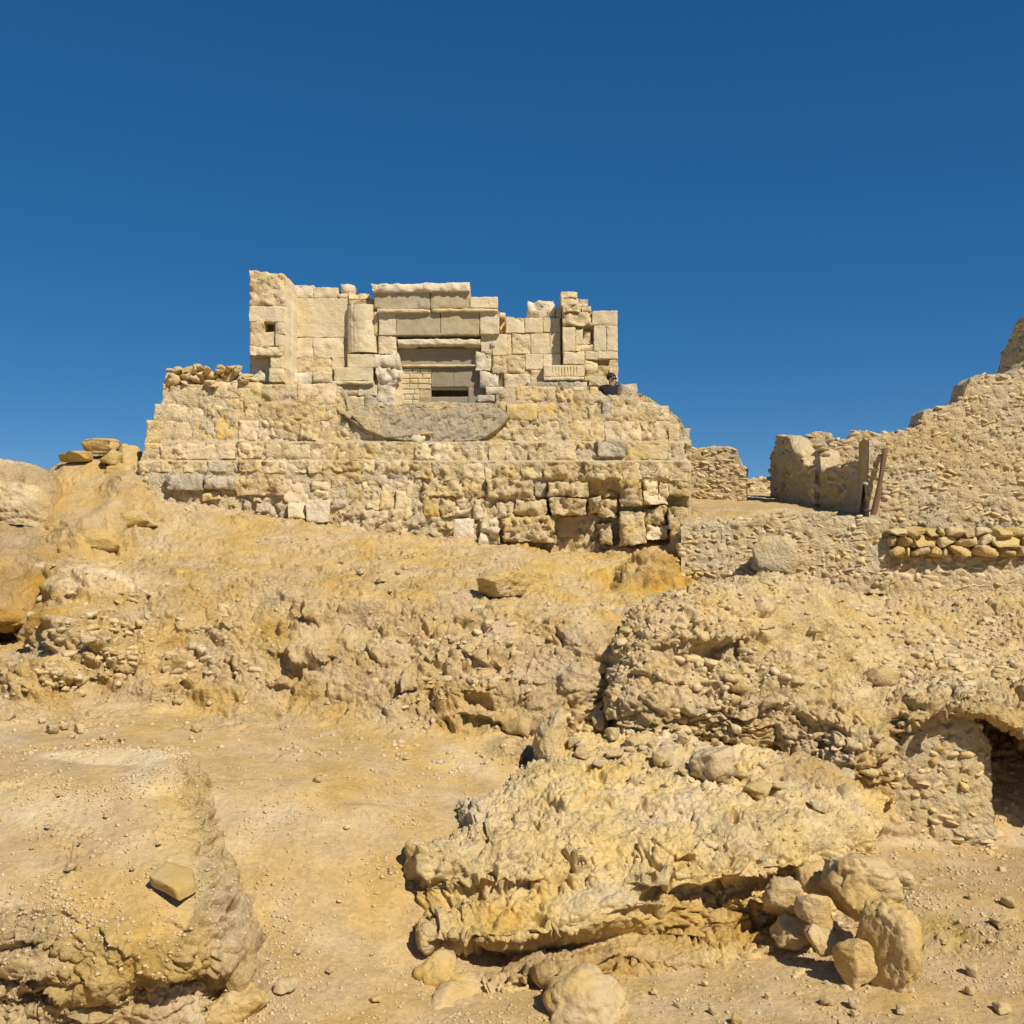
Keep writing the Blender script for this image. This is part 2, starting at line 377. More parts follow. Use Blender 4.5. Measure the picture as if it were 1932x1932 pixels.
def rowf(us, key):
    k = np.array(key, float); return np.stack([us, np.interp(us, k[:, 0], k[:, 1]), np.interp(us, k[:, 0], k[:, 2])], -1)
def make_hillside():
    us = np.array([-700, -300, 0, 60, 130, 200, 260, 330, 400, 480, 550, 620, 700, 780, 850, 920, 1000, 1060, 1120, 1180, 1250, 1310, 1350, 1450, 1550, 1650, 1800, 1932, 2300, 2800.])
    R = [
     [(-700, 985, 60), (2800, 985, 60)],
     [(-700, 960, 34), (0, 930, 34), (260, 930, 34), (1300, 940, 34), (1932, 930, 34), (2800, 930, 34)],
     [(-700, 905, 21), (0, 905, 21), (60, 908, 21), (110, 880, 21.5), (140, 864, 22), (200, 858, 22.3), (260, 862, 22.6), (400, 905, 23), (1250, 952, 23.5), (1310, 945, 24), (1400, 940, 25.5), (1460, 943, 25), (1650, 965, 21.5), (1932, 985, 20), (2800, 985, 20)],
     [(-700, 960, 19), (0, 945, 19.4), (100, 930, 20), (200, 912, 20.4), (260, 900, 20.6), (330, 940, 20.4), (400, 955, 20.2), (500, 972, 20.1), (600, 992, 19.9), (700, 1010, 19.8), (850, 1032, 19.6), (950, 1034, 19.7), (1000, 1036, 20.6), (1130, 1036, 20.6), (1180, 1042, 19.7), (1250, 1050, 19.4), (1310, 985, 19.6), (1450, 972, 19.4), (1650, 975, 19.2), (1932, 1000, 19), (2800, 1000, 19)],
     [(-700, 1040, 17.5), (0, 1000, 18.9), (60, 1000, 18.8), (130, 985, 18.6), (250, 1010, 18.6), (400, 1010, 18.8), (600, 1035, 18.6), (850, 1060, 18.3), (1000, 1050, 18.8), (1150, 1070, 18.6), (1310, 1050, 18.7), (1932, 1050, 18.4), (2800, 1050, 18.4)],
     [(-700, 1110, 17.6), (0, 1070, 18.0), (60, 1060, 17.9), (130, 1050, 17.5), (200, 1062, 17.5), (400, 1062, 17.5), (600, 1082, 17.3), (800, 1088, 17), (950, 1095, 17), (1050, 1100, 17.2), (1150, 1125, 17), (1250, 1120, 17.6), (1400, 1100, 17.8), (1932, 1110, 17.6), (2800, 1110, 17.5)],
     [(-700, 1200, 16.8), (0, 1200, 16.8), (60, 1185, 16.2), (130, 1085, 15.9), (250, 1088, 15.9), (400, 1090, 15.8), (600, 1112, 15.5), (750, 1125, 15.3), (900, 1138, 15.2), (1000, 1146, 15.1), (1100, 1160, 14.9), (1180, 1180, 14.9), (1300, 1170, 16), (1500, 1150, 16.6), (1932, 1160, 16.5), (2800, 1160, 16.5)],
     [(-700, 1228, 15.2), (0, 1228, 15.2), (60, 1225, 15.0), (130, 1160, 14.8), (400, 1155, 15.0), (700, 1190, 14.7), (900, 1200, 14.5), (1100, 1220, 14.2), (1180, 1230, 14.3), (1300, 1230, 15.2), (1932, 1230, 15.6), (2800, 1230, 15.6)],
     [(-700, 1280, 14.0), (0, 1275, 14.0), (130, 1240, 14.0), (400, 1235, 14.4), (700, 1270, 14), (900, 1280, 13.7), (1050, 1300, 13.6), (1180, 1300, 14), (1300, 1300, 14.8), (1932, 1300, 15), (2800, 1300, 15)],
     [(-700, 1345, 12.6), (0, 1335, 13), (130, 1330, 13.2), (300, 1340, 13.5), (500, 1345, 13.5), (700, 1365, 13.2), (850, 1380, 13.0), (960, 1400, 12.9), (1050, 1390, 13.2), (1300, 1390, 13.8), (1650, 1400, 14), (1932, 1400, 14.2), (2800, 1400, 14.2)],
     [(-700, 1390, 11.9), (0, 1375, 12.2), (200, 1385, 12.4), (350, 1400, 12.3), (500, 1408, 12.3), (700, 1425, 12.1), (850, 1455, 12.0), (960, 1478, 11.9), (1050, 1465, 12.4), (1300, 1460, 12.6), (1650, 1500, 12.8), (1932, 1500, 13.4), (2800, 1500, 13.4)],
     [(-700, 1440, 11), (0, 1420, 11.3), (350, 1440, 11.2), (500, 1480, 11), (700, 1530, 10.7), (850, 1555, 10.6), (950, 1550, 10.6), (1200, 1560, 11), (1650, 1600, 12.25), (1932, 1600, 12.6), (2800, 1600, 12.6)],
     [(-700, 1580, 9.9), (0, 1580, 9.9), (400, 1610, 9.8), (600, 1650, 9.6), (800, 1680, 9.7), (1000, 1690, 9.9), (1300, 1700, 10.3), (1650, 1690, 10.55), (1800, 1680, 10.75), (1932, 1680, 10.75), (2800, 1680, 10.75)],
     [(-700, 1760, 9), (0, 1760, 9), (400, 1790, 8.75), (600, 1800, 8.7), (800, 1815, 8.85), (1000, 1820, 9.08), (1300, 1812, 9.2), (1650, 1800, 9.2), (1932, 1800, 9.2), (2800, 1800, 9.1)],
     [(-700, 1932, 7.7), (600, 1932, 7.75), (900, 1932, 7.95), (1400, 1932, 7.95), (1932, 1932, 7.85), (2800, 1932, 7.74)],
     [(-700, 2060, 6.8), (2800, 2060, 6.8)],
     [(-700, 2300, 6.4), (2800, 2300, 6.4)],
    ]
    G = loft([rowf(us, r) for r in R], 2.3, 2.3)
    G = bumps(G, [(170, 1110, 60, 30, .25), (130, 1190, 70, 40, .25), (200, 1235, 60, 25, .22), (90, 1275, 60, 22, .25), (60, 1300, 40, 20, .2),
                  (215, 985, 40, 30, .35), (170, 1010, 40, 25, .35), (235, 930, 30, 30, .3), (560, 1240, 130, 30, .15), (720, 1240, 60, 22, .12), (320, 1300, 90, 20, .15),
                  (940, 1230, 80, 30, .15), (950, 1300, 90, 25, .22), (900, 1355, 60, 14, .15), (1000, 1330, 60, 20, .18), (960, 1420, 40, 25, .18), (1100, 1230, 50, 50, .25), (1090, 1290, 30, 40, .2), 
                  (1060, 1185, 40, 18, .15), (1240, 1080, 60, 30, .3), (1150, 1090, 20, 20, -.25), (960, 1045, 50, 12, .15), (720, 1085, 30, 10, .12), (700, 1535, 60, 12, .08), (560, 1500, 120, 30, .08),
                  (420, 1700, 40, 60, -.1)])
    n = blur(normals(G), 6); u, v = PIX(G)
    steep = sstep(.93, .70, n[..., 2])
    rock = np.clip(steep + .0, 0, 1) * sstep(2000, 1750, v) 
    wn = fbm(G.reshape(-1, 3) * 1.1 + 8, 4).reshape(u.shape)
    rock = np.clip(rock * (1 + .5 * wn) + .25 * sstep(.3, .9, wn) + .42 * sstep(1400, 1330, v) * (1 + .8 * wn), 0, 1)
    rock = rock * (1 - .6 * sstep(1400, 1500, v))
    G = crevices(G, [(.12, [(495, 1225), (530, 1235), (560, 1252), (620, 1242), (690, 1210)]), (.15, [(840, 1208), (900, 1240), (950, 1265), (980, 1286), (1060, 1280)]), (.10, [(750, 1288), (850, 1300), (900, 1312), (970, 1290)]),
        (.14, [(850, 1338), (900, 1352), (950, 1368), (1010, 1388)]), (.08, [(630, 1078), (700, 1092)]), (.10, [(600, 1000), (660, 1022), (720, 1014)]),
        (.10, [(380, 1288), (470, 1300), (540, 1290)]), (.14, [(20, 1292), (100, 1292), (200, 1276), (270, 1254)]), (.08, [(690, 1328), (760, 1346), (840, 1350)]), (.10, [(280, 1332), (312, 1322), (345, 1332)]), (.09, [(560, 1170), (640, 1185), (720, 1178)]),
        (.09, [(300, 1180), (380, 1192), (450, 1186)]), (.10, [(770, 1230), (840, 1262), (900, 1290)]), (.08, [(230, 975), (290, 1000)])])
    rock = rock * (1 - .7 * sstep(260, 190, u) * sstep(1075, 1040, v))
    rock = rock * (1 - .75 * sstep(1290, 1330, u) * sstep(1010, 985, v))
    G2, _ = relief(G, rock, 1.0, st=.26, freq=1.9, chip=.068, crack=.17, big=.11, fine=.014, facet=1.2, st2=.4)
    c = SAND * (1 - rock[..., None]) + TAN * rock[..., None]
    c = tint(G, c, spots=[(1120, 1085, 200, 60, OCHRE, .8), (1250, 1085, 70, 40, ORANGE * 1.15, .6), (150, 900, 140, 40, rgb(.50, .345, .15), .8), (120, 990, 170, 70, rgb(.50, .34, .14), .85), (40, 1150, 90, 60, ORANGE * .95, .6),
             (180, 1095, 90, 35, GREY * 1.25, .75), (400, 950, 100, 20, GREY, .6), (120, 1230, 120, 50, GREY, .5), (800, 1200, 160, 60, GREY * 1.1, .35), (950, 1260, 120, 80, GREY * 1.1, .4), (1100, 1230, 60, 90, GREY * 1.1, .6),
             (960, 1400, 100, 60, OCHRE, .55), (350, 1330, 150, 25, OCHRE, .55), (700, 1480, 220, 40, OCHRE, .2)], ochre=.16, grey=.22, pale=.22)
    o = patch('hillside', G2, c, rock=rock); setp(o, kind='structure'); register('hillside', G2)
    return o

def make_left_rocks():
    # layered ochre rock shoulder at the left, with a dark undercut at its foot
    us = [-700, -350, -100, 0, 40, 75, 110, 150, 190]
    rows = []
    prof = [(945, 20.2), (985, 18.6), (1010, 18.2), (1050, 17.3), (1085, 16.9), (1120, 16.2), (1155, 15.7), (1180, 15.6), (1193, 15.75), (1197, 16.6), (1230, 16.8)]
    for (v, y) in prof:
        rows.append([(uu, v + [-10, -5, 0, 0, -4, -16, -45, -70, -90][k] * min(1, max(0, (v - 1000) / 150)), y + [0, 0, 0, 0, .1, .25, .8, 1.4, 2.2][k]) for k, uu in enumerate(us)])
    G = loft(rows, 2.4, 2.2)
    G, n = relief(G, np.full(G.shape[:2], .55), 1.0, st=.26, freq=1.7, chip=.035, crack=.04, big=.22, fine=.008)
    c = tint(G, rgb(.49, .315, .115), spots=[(30, 1130, 160, 90, ORANGE, .5), (60, 1030, 150, 30, SAND, .6), (60, 985, 140, 30, rgb(.45, .33, .17), .6)], ochre=.5, grey=.12, pale=.2)
    o = patch('layered_rock', G, c, label='smooth layered ochre rock with a dark undercut, beside the cemented pebble bank', cat='rock outcrop')
    o['category'] = 'rock outcrop'; register('layered', G)
    # pale capped hump
    us = [-500, -250, -80, 0, 45, 75, 100, 118]
    rows = []
    for k, (dv, y) in enumerate([(60, 21.5), (4, 20.2), (0, 19.6), (26, 19.2), (52, 19.0), (85, 18.8), (120, 18.7)]):
        top = [868, 860, 862, 868, 872, 880, 893, 912]
        rows.append([(uu, top[i] + dv, y + [0, 0, 0, 0, 0, .1, .3, .6][i]) for i, uu in enumerate(us)])
    G = loft(rows, 2.4, 2.2)
    G, n = relief(G, np.full(G.shape[:2], .45), 1.0, st=.18, freq=2.2, chip=.05, crack=.05, big=.10)
    c = tint(G, rgb(.55, .40, .20), spots=[(10, 930, 60, 25, PALE * 1.05, .8), (20, 866, 90, 7, PALE * 1.05, .7), (60, 895, 80, 18, rgb(.47, .345, .17), .7)])
    patch('rock_outcrop', G, c, label='pale capped rock hump on the crest, beside the ochre boulder stack', cat='rock outcrop'); register('hump', G)

def make_left_ledge():
    rows = [
     [(-900, 1470, 10.7), (-300, 1470, 10.7), (0, 1470, 10.7), (140, 1470, 10.7), (250, 1470, 10.7), (324, 1470, 10.7), (352, 1475, 10.7), (385, 1495, 10.7)],
     [(-900, 1402, 9.95), (-300, 1402, 9.95), (0, 1420, 9.95), (140, 1414, 9.95), (250, 1411, 9.9), (317, 1409, 9.85), (345, 1416, 9.92), (378, 1460, 10.3)],
     [(-900, 1470, 9.1), (-300, 1470, 9.1), (0, 1470, 9.1), (140, 1470, 9.1), (250, 1470, 9.1), (317, 1470, 9.1), (345, 1475, 9.2), (398, 1535, 9.75)],
     [(-900, 1570, 8.35), (-300, 1570, 8.35), (0, 1570, 8.35), (140, 1570, 8.35), (250, 1570, 8.35), (335, 1572, 8.35), (368, 1578, 8.45), (440, 1650, 9.1)],
     [(-900, 1660, 7.75), (-300, 1660, 7.75), (0, 1650, 7.8), (140, 1652, 7.8), (250, 1660, 7.75), (350, 1668, 7.75), (398, 1672, 7.94), (478, 1750, 8.6)],
     [(-900, 1730, 7.45), (-300, 1730, 7.45), (0, 1722, 7.5), (140, 1715, 7.5), (250, 1720, 7.45), (350, 1735, 7.45), (402, 1738, 7.63), (492, 1815, 8.4)],
     [(-900, 1790, 7.35), (-300, 1790, 7.35), (0, 1780, 7.4), (140, 1790, 7.3), (250, 1790, 7.25), (350, 1800, 7.3), (398, 1800, 7.51), (486, 1862, 8.2)],
     [(-900, 1850, 7.3), (-300, 1850, 7.3), (0, 1845, 7.35), (140, 1850, 7.25), (250, 1842, 7.25), (350, 1838, 7.4), (385, 1838, 7.65), (466, 1885, 8.2)],
     [(-900, 1900, 7.35), (-300, 1900, 7.35), (0, 1880, 7.38), (140, 1885, 7.35), (250, 1865, 7.4), (347, 1855, 7.55), (375, 1868, 7.76), (446, 1905, 8.2)],
     [(-900, 1960, 7.3), (-300, 1960, 7.3), (0, 1950, 7.35), (140, 1950, 7.35), (250, 1940, 7.35), (342, 1930, 7.5), (370, 1930, 7.66), (440, 1935, 7.9)],
     [(-900, 2120, 6.9), (-300, 2120, 6.9), (0, 2120, 6.9), (140, 2120, 6.9), (250, 2120, 6.9), (342, 2120, 6.9), (370, 2120, 6.9), (440, 2120, 6.9)]]
    G = loft(rows, 2.3, 2.2)
    G = bumps(G, [(290, 1470, 45, 22, .05), (230, 1790, 60, 40, .10), (190, 1850, 60, 30, .12), (60, 1880, 30, 12, -.15), (330, 1850, 60, 10, -.12), (100, 1830, 50, 20, .1)])
    G = crevices(G, [(.07, [(-20, 1762), (60, 1770), (120, 1790), (160, 1802)]), (.10, [(-20, 1842), (60, 1852), (130, 1832)]), (.05, [(215, 1742), (300, 1735), (350, 1750)]), (.09, [(240, 1872), (330, 1842), (410, 1830)]), (.06, [(130, 1720), (180, 1750), (210, 1790)]), (.05, [(330, 1690), (400, 1700), (450, 1720)])])
    n = blur(normals(G), 6); u, v = PIX(G); wn = fbm(G.reshape(-1, 3) * 1.6 + 3, 4).reshape(u.shape)
    rock = np.clip(sstep(.92, .62, n[..., 2]) * (.8 + .4 * wn) + .35 * sstep(.25, .8, wn) + .8 * sstep(350, 400, u) * sstep(1440, 1560, v), 0, 1)
    G2, _ = relief(G, rock, 1.0, st=.10, freq=4.0, chip=.055, crack=.05, big=.05, fine=.007)
    c = SAND * (1 - rock[..., None]) + rgb(.56, .41, .19) * rock[..., None]
    c = tint(G, c, spots=[(220, 1425, 150, 16, PALE * 1.05, .85), (300, 1470, 60, 34, PALE, .5), (250, 1800, 120, 70, OCHRE, .4), (330, 1870, 60, 40, GREY * 1.2, .7), (430, 1730, 50, 80, rgb(.60, .44, .25), .6), (100, 1520, 120, 60, PALE * .95, .4)], ochre=.15, grey=.1, pale=.25)
    patch('rock_ledge', G2, c, rock=rock, label='low sandy rock ledge with crumbling front, carrying a tilted flat slab', cat='rock ledge'); register('ledge', G2)

def make_outcrop():
    rows = [
     [(1010, 1500, 13.2), (1020, 1470, 13.2), (1040, 1440, 13.2), (1090, 1420, 13.2), (1180, 1410, 13.2), (1320, 1420, 13.2), (1450, 1440, 13), (1580, 1470, 12.8), (1690, 1520, 12.6)],
     [(985, 1475, 12.4), (1000, 1452, 12.3), (1022, 1425, 12.3), (1085, 1392, 12.4), (1180, 1385, 12.5), (1320, 1398, 12.4), (1450, 1418, 12.2), (1580, 1448, 12), (1680, 1500, 11.9)],
     [(880, 1520, 11.4), (915, 1500, 11.2), (985, 1478, 11.2), (1080, 1458, 11.3), (1180, 1452, 11.4), (1320, 1468, 11.4), (1450, 1488, 11.2), (1580, 1510, 11.2), (1668, 1550, 11.4)],
     [(822, 1592, 10.7), (875, 1568, 10.3), (960, 1548, 10.2), (1080, 1540, 10.2), (1180, 1538, 10.3), (1320, 1540, 10.3), (1450, 1548, 10.3), (1570, 1565, 10.5), (1650, 1590, 10.9)],
     [(774, 1645, 10.2), (850, 1640, 9.7), (950, 1622, 9.6), (1080, 1612, 9.6), (1180, 1610, 9.6), (1320, 1615, 9.55), (1430, 1620, 9.6), (1540, 1598, 10.0), (1640, 1610, 10.7)],
     [(800, 1680, 9.9), (850, 1690, 9.4), (950, 1685, 9.3), (1080, 1665, 9.3), (1180, 1655, 9.25), (1320, 1665, 9.3), (1430, 1648, 9.5), (1530, 1622, 9.85), (1630, 1625, 10.6)],
     [(783, 1742, 9.5), (830, 1740, 9.05), (950, 1735, 8.95), (1080, 1722, 8.95), (1180, 1690, 9.1), (1320, 1685, 9.75), (1430, 1660, 10.0), (1530, 1634, 10.3), (1630, 1640, 10.8)],
     [(784, 1762, 9.4), (835, 1775, 8.85), (950, 1768, 8.75), (1080, 1752, 8.85), (1180, 1735, 9.0), (1320, 1725, 9.65), (1430, 1695, 9.8), (1530, 1665, 10.3), (1630, 1660, 10.8)],
     [(795, 1782, 9.5), (850, 1800, 9.05), (950, 1800, 9.15), (1080, 1785, 9.2), (1180, 1765, 9.2), (1320, 1755, 9.6), (1430, 1735, 9.7), (1530, 1700, 10.1), (1630, 1690, 10.7)],
     [(800, 1810, 9.3), (865, 1830, 8.85), (950, 1832, 8.68), (1080, 1815, 8.7), (1180, 1792, 8.95), (1320, 1790, 9.25), (1430, 1775, 9.45), (1530, 1740, 9.9), (1630, 1720, 10.6)],
     [(800, 1850, 9.2), (870, 1868, 8.65), (950, 1868, 8.5), (1080, 1850, 8.6), (1180, 1825, 8.85), (1320, 1815, 9.05), (1430, 1800, 9.3), (1530, 1770, 9.8), (1630, 1750, 10.5)],
     [(810, 1900, 9.3), (870, 1910, 8.8), (950, 1910, 8.7), (1080, 1900, 8.8), (1180, 1880, 9.0), (1320, 1870, 9.2), (1430, 1860, 9.5), (1530, 1830, 9.9), (1630, 1800, 10.6)]]
    G = loft(rows, 2.1, 2.0)
    G = bumps(G, [(840, 1630, 50, 30, .22), (815, 1650, 25, 20, .12), (900, 1530, 40, 25, .12), (700 + 250, 1590, 60, 30, .08), (940, 1700, 60, 20, .08), (1170, 1812, 60, 14, -.25), (1010, 1856, 40, 10, -.2), (900, 1815, 60, 16, -.15),
                  (1250, 1600, 70, 40, .12), (1400, 1590, 70, 40, .10), (1110, 1590, 60, 50, .08), (1240, 1705, 60, 14, .12), (1500, 1560, 50, 30, .10), (1330, 1520, 60, 25, .08)])
    G = crevices(G, [(.10, [(1050, 1662), (1160, 1655), (1280, 1674), (1350, 1668)]), (.12, [(850, 1675), (960, 1655), (1010, 1650), (1040, 1668)]), (.12, [(790, 1742), (830, 1768), (880, 1770), (960, 1745), (1060, 1718)]),
        (.08, [(1090, 1608), (1180, 1575), (1250, 1548)]), (.08, [(1270, 1618), (1370, 1600), (1430, 1568)]), (.07, [(960, 1580), (1060, 1590), (1120, 1570)]), (.08, [(1380, 1700), (1460, 1690), (1500, 1670)]), (.07, [(1150, 1720), (1240, 1710), (1300, 1700)]), (.06, [(1430, 1560), (1520, 1540), (1590, 1550)])])
    u, v = PIX(G)
    wn = fbm(G.reshape(-1, 3) * 1.5 + 3, 4).reshape(u.shape)
    rock = np.clip(.75 + .35 * wn - .3 * sstep(1450, 1400, v), .2, 1)
    G2, _ = relief(G, rock, 1.0, st=.20, freq=2.3, chip=.052, crack=.20, big=.09, fine=.010, facet=1.3, st2=.35)
    c = tint(G, rgb(.80, .595, .28), spots=[(930, 1520, 130, 60, PALE, .5), (850, 1630, 90, 50, PALE * .98, .55), (870, 1740, 120, 45, rgb(.68, .48, .19), .8), (1320, 1750, 220, 55, OCHRE * 1.05, .85), (1080, 1815, 230, 40, rgb(.54, .36, .15), .8),
             (1200, 1680, 120, 30, PALE * .96, .6), (1450, 1570, 160, 60, PALE * .95, .4), (1560, 1450, 110, 50, SAND, .7), (1250, 1420, 120, 30, GREY * 1.2, .5), (1000, 1790, 110, 20, GREY * 1.1, .5)], ochre=.2, grey=.12, pale=.3)
    o = patch('rock_outcrop', G2, c, label='big pale yellow limestone outcrop with undercut base rising from the sand', cat='rock outcrop'); register('outcrop', G2)
    return o

def make_bluff():
    rows = [
     [(1230, 1210, 17), (1235, 1185, 17), (1290, 1140, 17), (1360, 1120, 17), (1450, 1105, 17), (1550, 1115, 17.3), (1650, 1138, 17.4), (1750, 1142, 17.3), (1860, 1142, 17.1), (1960, 1142, 17), (2080, 1142, 17), (2400, 1140, 17), (2900, 1140, 17)],
     [(1195, 1170, 15.2), (1200, 1155, 15), (1270, 1120, 15.2), (1350, 1100, 15.5), (1450, 1085, 16), (1550, 1100, 16.5), (1650, 1125, 16.7), (1750, 1126, 16.6), (1860, 1126, 16.4), (1960, 1126, 16.3), (2080, 1126, 16.21), (2400, 1120, 16), (2900, 1120, 16)],
     [(1178, 1180, 14.8), (1186, 1165, 14.1), (1260, 1122, 14.2), (1350, 1102, 14.4), (1450, 1095, 14.8), (1550, 1122, 15.3), (1650, 1150, 15.8), (1750, 1155, 15.9), (1860, 1160, 15.8), (1960, 1162, 15.6), (2080, 1162, 15.54), (2400, 1160, 15.4), (2900, 1160, 15)],
     [(1160, 1215, 14.6), (1175, 1205, 13.7), (1250, 1182, 13.5), (1350, 1180, 13.6), (1450, 1190, 13.8), (1550, 1200, 14.2), (1650, 1212, 14.8), (1750, 1222, 15), (1860, 1228, 14.9), (1960, 1230, 14.7), (2080, 1230, 14.55), (2400, 1230, 14.2), (2900, 1230, 13.8)],
     [(1142, 1270, 14.4), (1162, 1268, 13.4), (1250, 1262, 13.15), (1350, 1262, 13.2), (1450, 1270, 13.3), (1550, 1275, 13.5), (1650, 1285, 13.8), (1750, 1262, 14.4), (1860, 1262, 14.3), (1960, 1265, 14), (2080, 1265, 13.76), (2400, 1280, 13.2), (2900, 1280, 12.8)],
     [(1140, 1312, 14.2), (1162, 1330, 13.2), (1250, 1342, 12.95), (1350, 1342, 12.95), (1450, 1345, 12.95), (1550, 1350, 12.95), (1640, 1350, 12.85), (1740, 1318, 12.9), (1860, 1312, 12.8), (1960, 1325, 12.75), (2080, 1380, 12.5), (2400, 1380, 12.3), (2900, 1380, 12)],
     [(1150, 1340, 14.1), (1182, 1372, 13.15), (1250, 1386, 12.95), (1345, 1388, 12.95), (1450, 1402, 12.85), (1550, 1420, 12.7), (1640, 1450, 12.5), (1735, 1356, 12.55), (1845, 1345, 12.45), (1960, 1400, 12.25), (2080, 1440, 12.4), (2400, 1440, 12.2), (2900, 1440, 11.9)],
     [(1160, 1352, 14.3), (1195, 1380, 13.9), (1255, 1395, 13.9), (1345, 1398, 13.8), (1450, 1412, 13.5), (1550, 1435, 13.2), (1640, 1500, 12.6), (1735, 1362, 13.6), (1850, 1352, 14), (1960, 1415, 13.6), (2080, 1500, 12.4), (2400, 1500, 12.2), (2900, 1500, 11.9)],
     [(1170, 1400, 14.6), (1205, 1420, 14.3), (1260, 1430, 14.3), (1345, 1440, 14.2), (1450, 1450, 14), (1550, 1480, 13.8), (1640, 1580, 12.75), (1735, 1380, 15.2), (1850, 1395, 15.8), (1960, 1440, 15.8), (2080, 1570, 12.35), (2400, 1570, 12.15), (2900, 1570, 11.85)],
     [(1170, 1500, 14.8), (1205, 1520, 14.6), (1260, 1530, 14.5), (1345, 1540, 14.4), (1450, 1550, 14.2), (1550, 1580, 14), (1640, 1640, 12.9), (1735, 1540, 15.4), (1850, 1560, 16), (1960, 1570, 16), (2080, 1690, 12.3), (2400, 1690, 12.1), (2900, 1690, 11.8)]]
    G = loft(rows, 2.2, 2.1)
    G = bumps(G, [(1335, 1212, 55, 16, -.60), (1285, 1222, 40, 9, -.45), (1380, 1235, 40, 20, -.2), (1450, 1040, 40, 20, .2), (1230, 1330, 60, 30, .15), (1450, 1330, 60, 30, .12), (1660, 1280, 30, 14, .15), (1610, 1460, 30, 60, .25), (1650, 1400, 30, 40, .15),
                  (1690, 1390, 16, 30, -.25), (1580, 1350, 50, 25, .12), (1400, 1150, 60, 25, .1)])
    G = crevices(G, [(.14, [(1235, 1222), (1290, 1214), (1320, 1226), (1400, 1212)]), (.12, [(1165, 1375), (1260, 1392), (1340, 1386), (1400, 1400), (1520, 1428)]), (.10, [(1610, 1288), (1700, 1306)]), (.08, [(1420, 1310), (1500, 1330), (1570, 1322)]), (.08, [(1550, 1400), (1620, 1410), (1680, 1390)]), (.07, [(1180, 1250), (1260, 1290), (1330, 1300)])])
    u, v = PIX(G)
    wn = fbm(G.reshape(-1, 3) * 1.5 + 13, 4).reshape(u.shape)
    sl = sstep(1560, 1680, u) * sstep(1290, 1240, v)       # sandy rubble slope at the right
    rock = np.clip(.75 + .4 * wn, .25, 1) * (1 - .55 * sl)
    G2, _ = relief(G, rock, 1.0, st=.16, freq=2.4, chip=.070, crack=.17, big=.10, fine=.014, facet=1.2, st2=.35)
    c = tint(G, rgb(.615, .46, .225), spots=[(1330, 1160, 200, 70, GREY * 1.18, .55), (1250, 1270, 110, 60, GREY * 1.2, .5), (1480, 1370, 180, 45, OCHRE * 1.05, .6), (1640, 1500, 60, 110, OCHRE, .75), (1660, 1530, 25, 60, ORANGE * .95, .7), (1830, 1350, 150, 40, OCHRE * 1.02, .7), (1700, 1390, 60, 40, OCHRE, .6), (1800, 1170, 200, 70, SAND, .6)], ochre=.22, grey=.2, pale=.2)
    o = patch('mud_bluff', G2, c, rock=rock, label='eroded grey tan mud and stone bluff above the cave mouth, studded with stones', cat='bluff'); register('bluff', G2)
    # low shelf at the lower right
    rows = []
    us = [1660, 1720, 1790, 1860, 1932, 2150, 2600]
    for (dv, y) in [(1665, 10.9), (1690, 10.3), (1725, 9.9), (1755, 9.55), (1780, 9.35), (1800, 9.2), (1850, 8.9)]:
        rows.append([(uu, dv + [0, 0, 5, 10, 28, 30, 30][k] * (1 if dv > 1700 else .3), y - [-.35, 0, .05, .12, .2, .3, .3][k] + (0.15 if dv == 1665 else 0)) for k, uu in enumerate(us)])
    G = loft(rows, 2.3, 2.2)
    rock = sstep(1715, 1775, PIX(G)[1])
    G, _ = relief(G, rock * .9, 1.0, st=.09, freq=4, chip=.035, crack=.03, big=.06, fine=.01)
    c = tint(G, SAND * (1 - rock[..., None]) + rgb(.55, .41, .18) * rock[..., None], ochre=.3, grey=.1, pale=.2)
    patch('rock_ledge', G, c, rock=rock, label='low crumbling yellow ledge beside the standing boulder, sand on top', cat='rock ledge'); register('shelf', G)
    return o

make_ground()
hill = make_hillside()
make_left_rocks(); make_left_ledge(); outcrop = make_outcrop(); bluff = make_bluff()

# =================================================================== STONES (shared shapes)
def stone_mesh(name, seed, sub=2, boxy=.75, cuts=5, rough=.06, mat='rubble', fine=0.0, stretch=(1, 1, 1), tilt=None):
    rs = np.random.default_rng(seed)
    bm = bmesh.new(); bmesh.ops.create_icosphere(bm, subdivisions=sub, radius=1)
    V = np.array([v.co[:] for v in bm.verts]); Fc = np.array([[v.index for v in f.verts] for f in bm.faces]); bm.free()
    V = np.sign(V) * np.abs(V) ** boxy
    for _ in range(cuts):
        n = rs.normal(size=3); n /= np.linalg.norm(n); d = rs.uniform(.42, .8) * np.max(V @ n)
        e = np.maximum(0, V @ n - d); V = V - np.outer(e * .97, n)
    off = rs.uniform(-50, 50, 3)
    r = np.linalg.norm(V, axis=1, keepdims=True); nn = V / r
    V = V * np.array(stretch)
    V = V + nn * (rough * fbm(V * 1.6 + off, 3))[:, None]
    if fine:
        f1, f2, cr, ft = worley(V * 2.1 + off, True); g1, g2, gr, gt = worley(V * 5.5 + off, True); h1, h2, hr, ht = worley(V * 13 + off, True)
        V = V + nn * (fine * (1.1 * (cr - .5) + 1.5 * ft - np.exp(-(f2 - f1) / .05) * .7 + .7 * (gr - .5) + .9 * gt + .4 * (hr - .5) + .4 * ht + .5 * fbm(V * 7 + off, 3)))[:, None]
    if tilt is not None:
        V = V @ np.array(Euler(tilt).to_matrix()).T
    lo, hi = V.min(0), V.max(0); V = (V - (lo + hi) / 2) / ((hi - lo) / 2)
    me = mesh_np(name, V, [], M[mat] if isinstance(mat, str) else mat, tris=Fc)
    return me
SV = {k: [stone_mesh('stone_shape', 100 * j + i, 2, .55, 6, .05, k) for i in range(10)] for j, k in enumerate(('rubble', 'ochre_stone', 'grey', 'rock', 'white'))}
TETRA = None
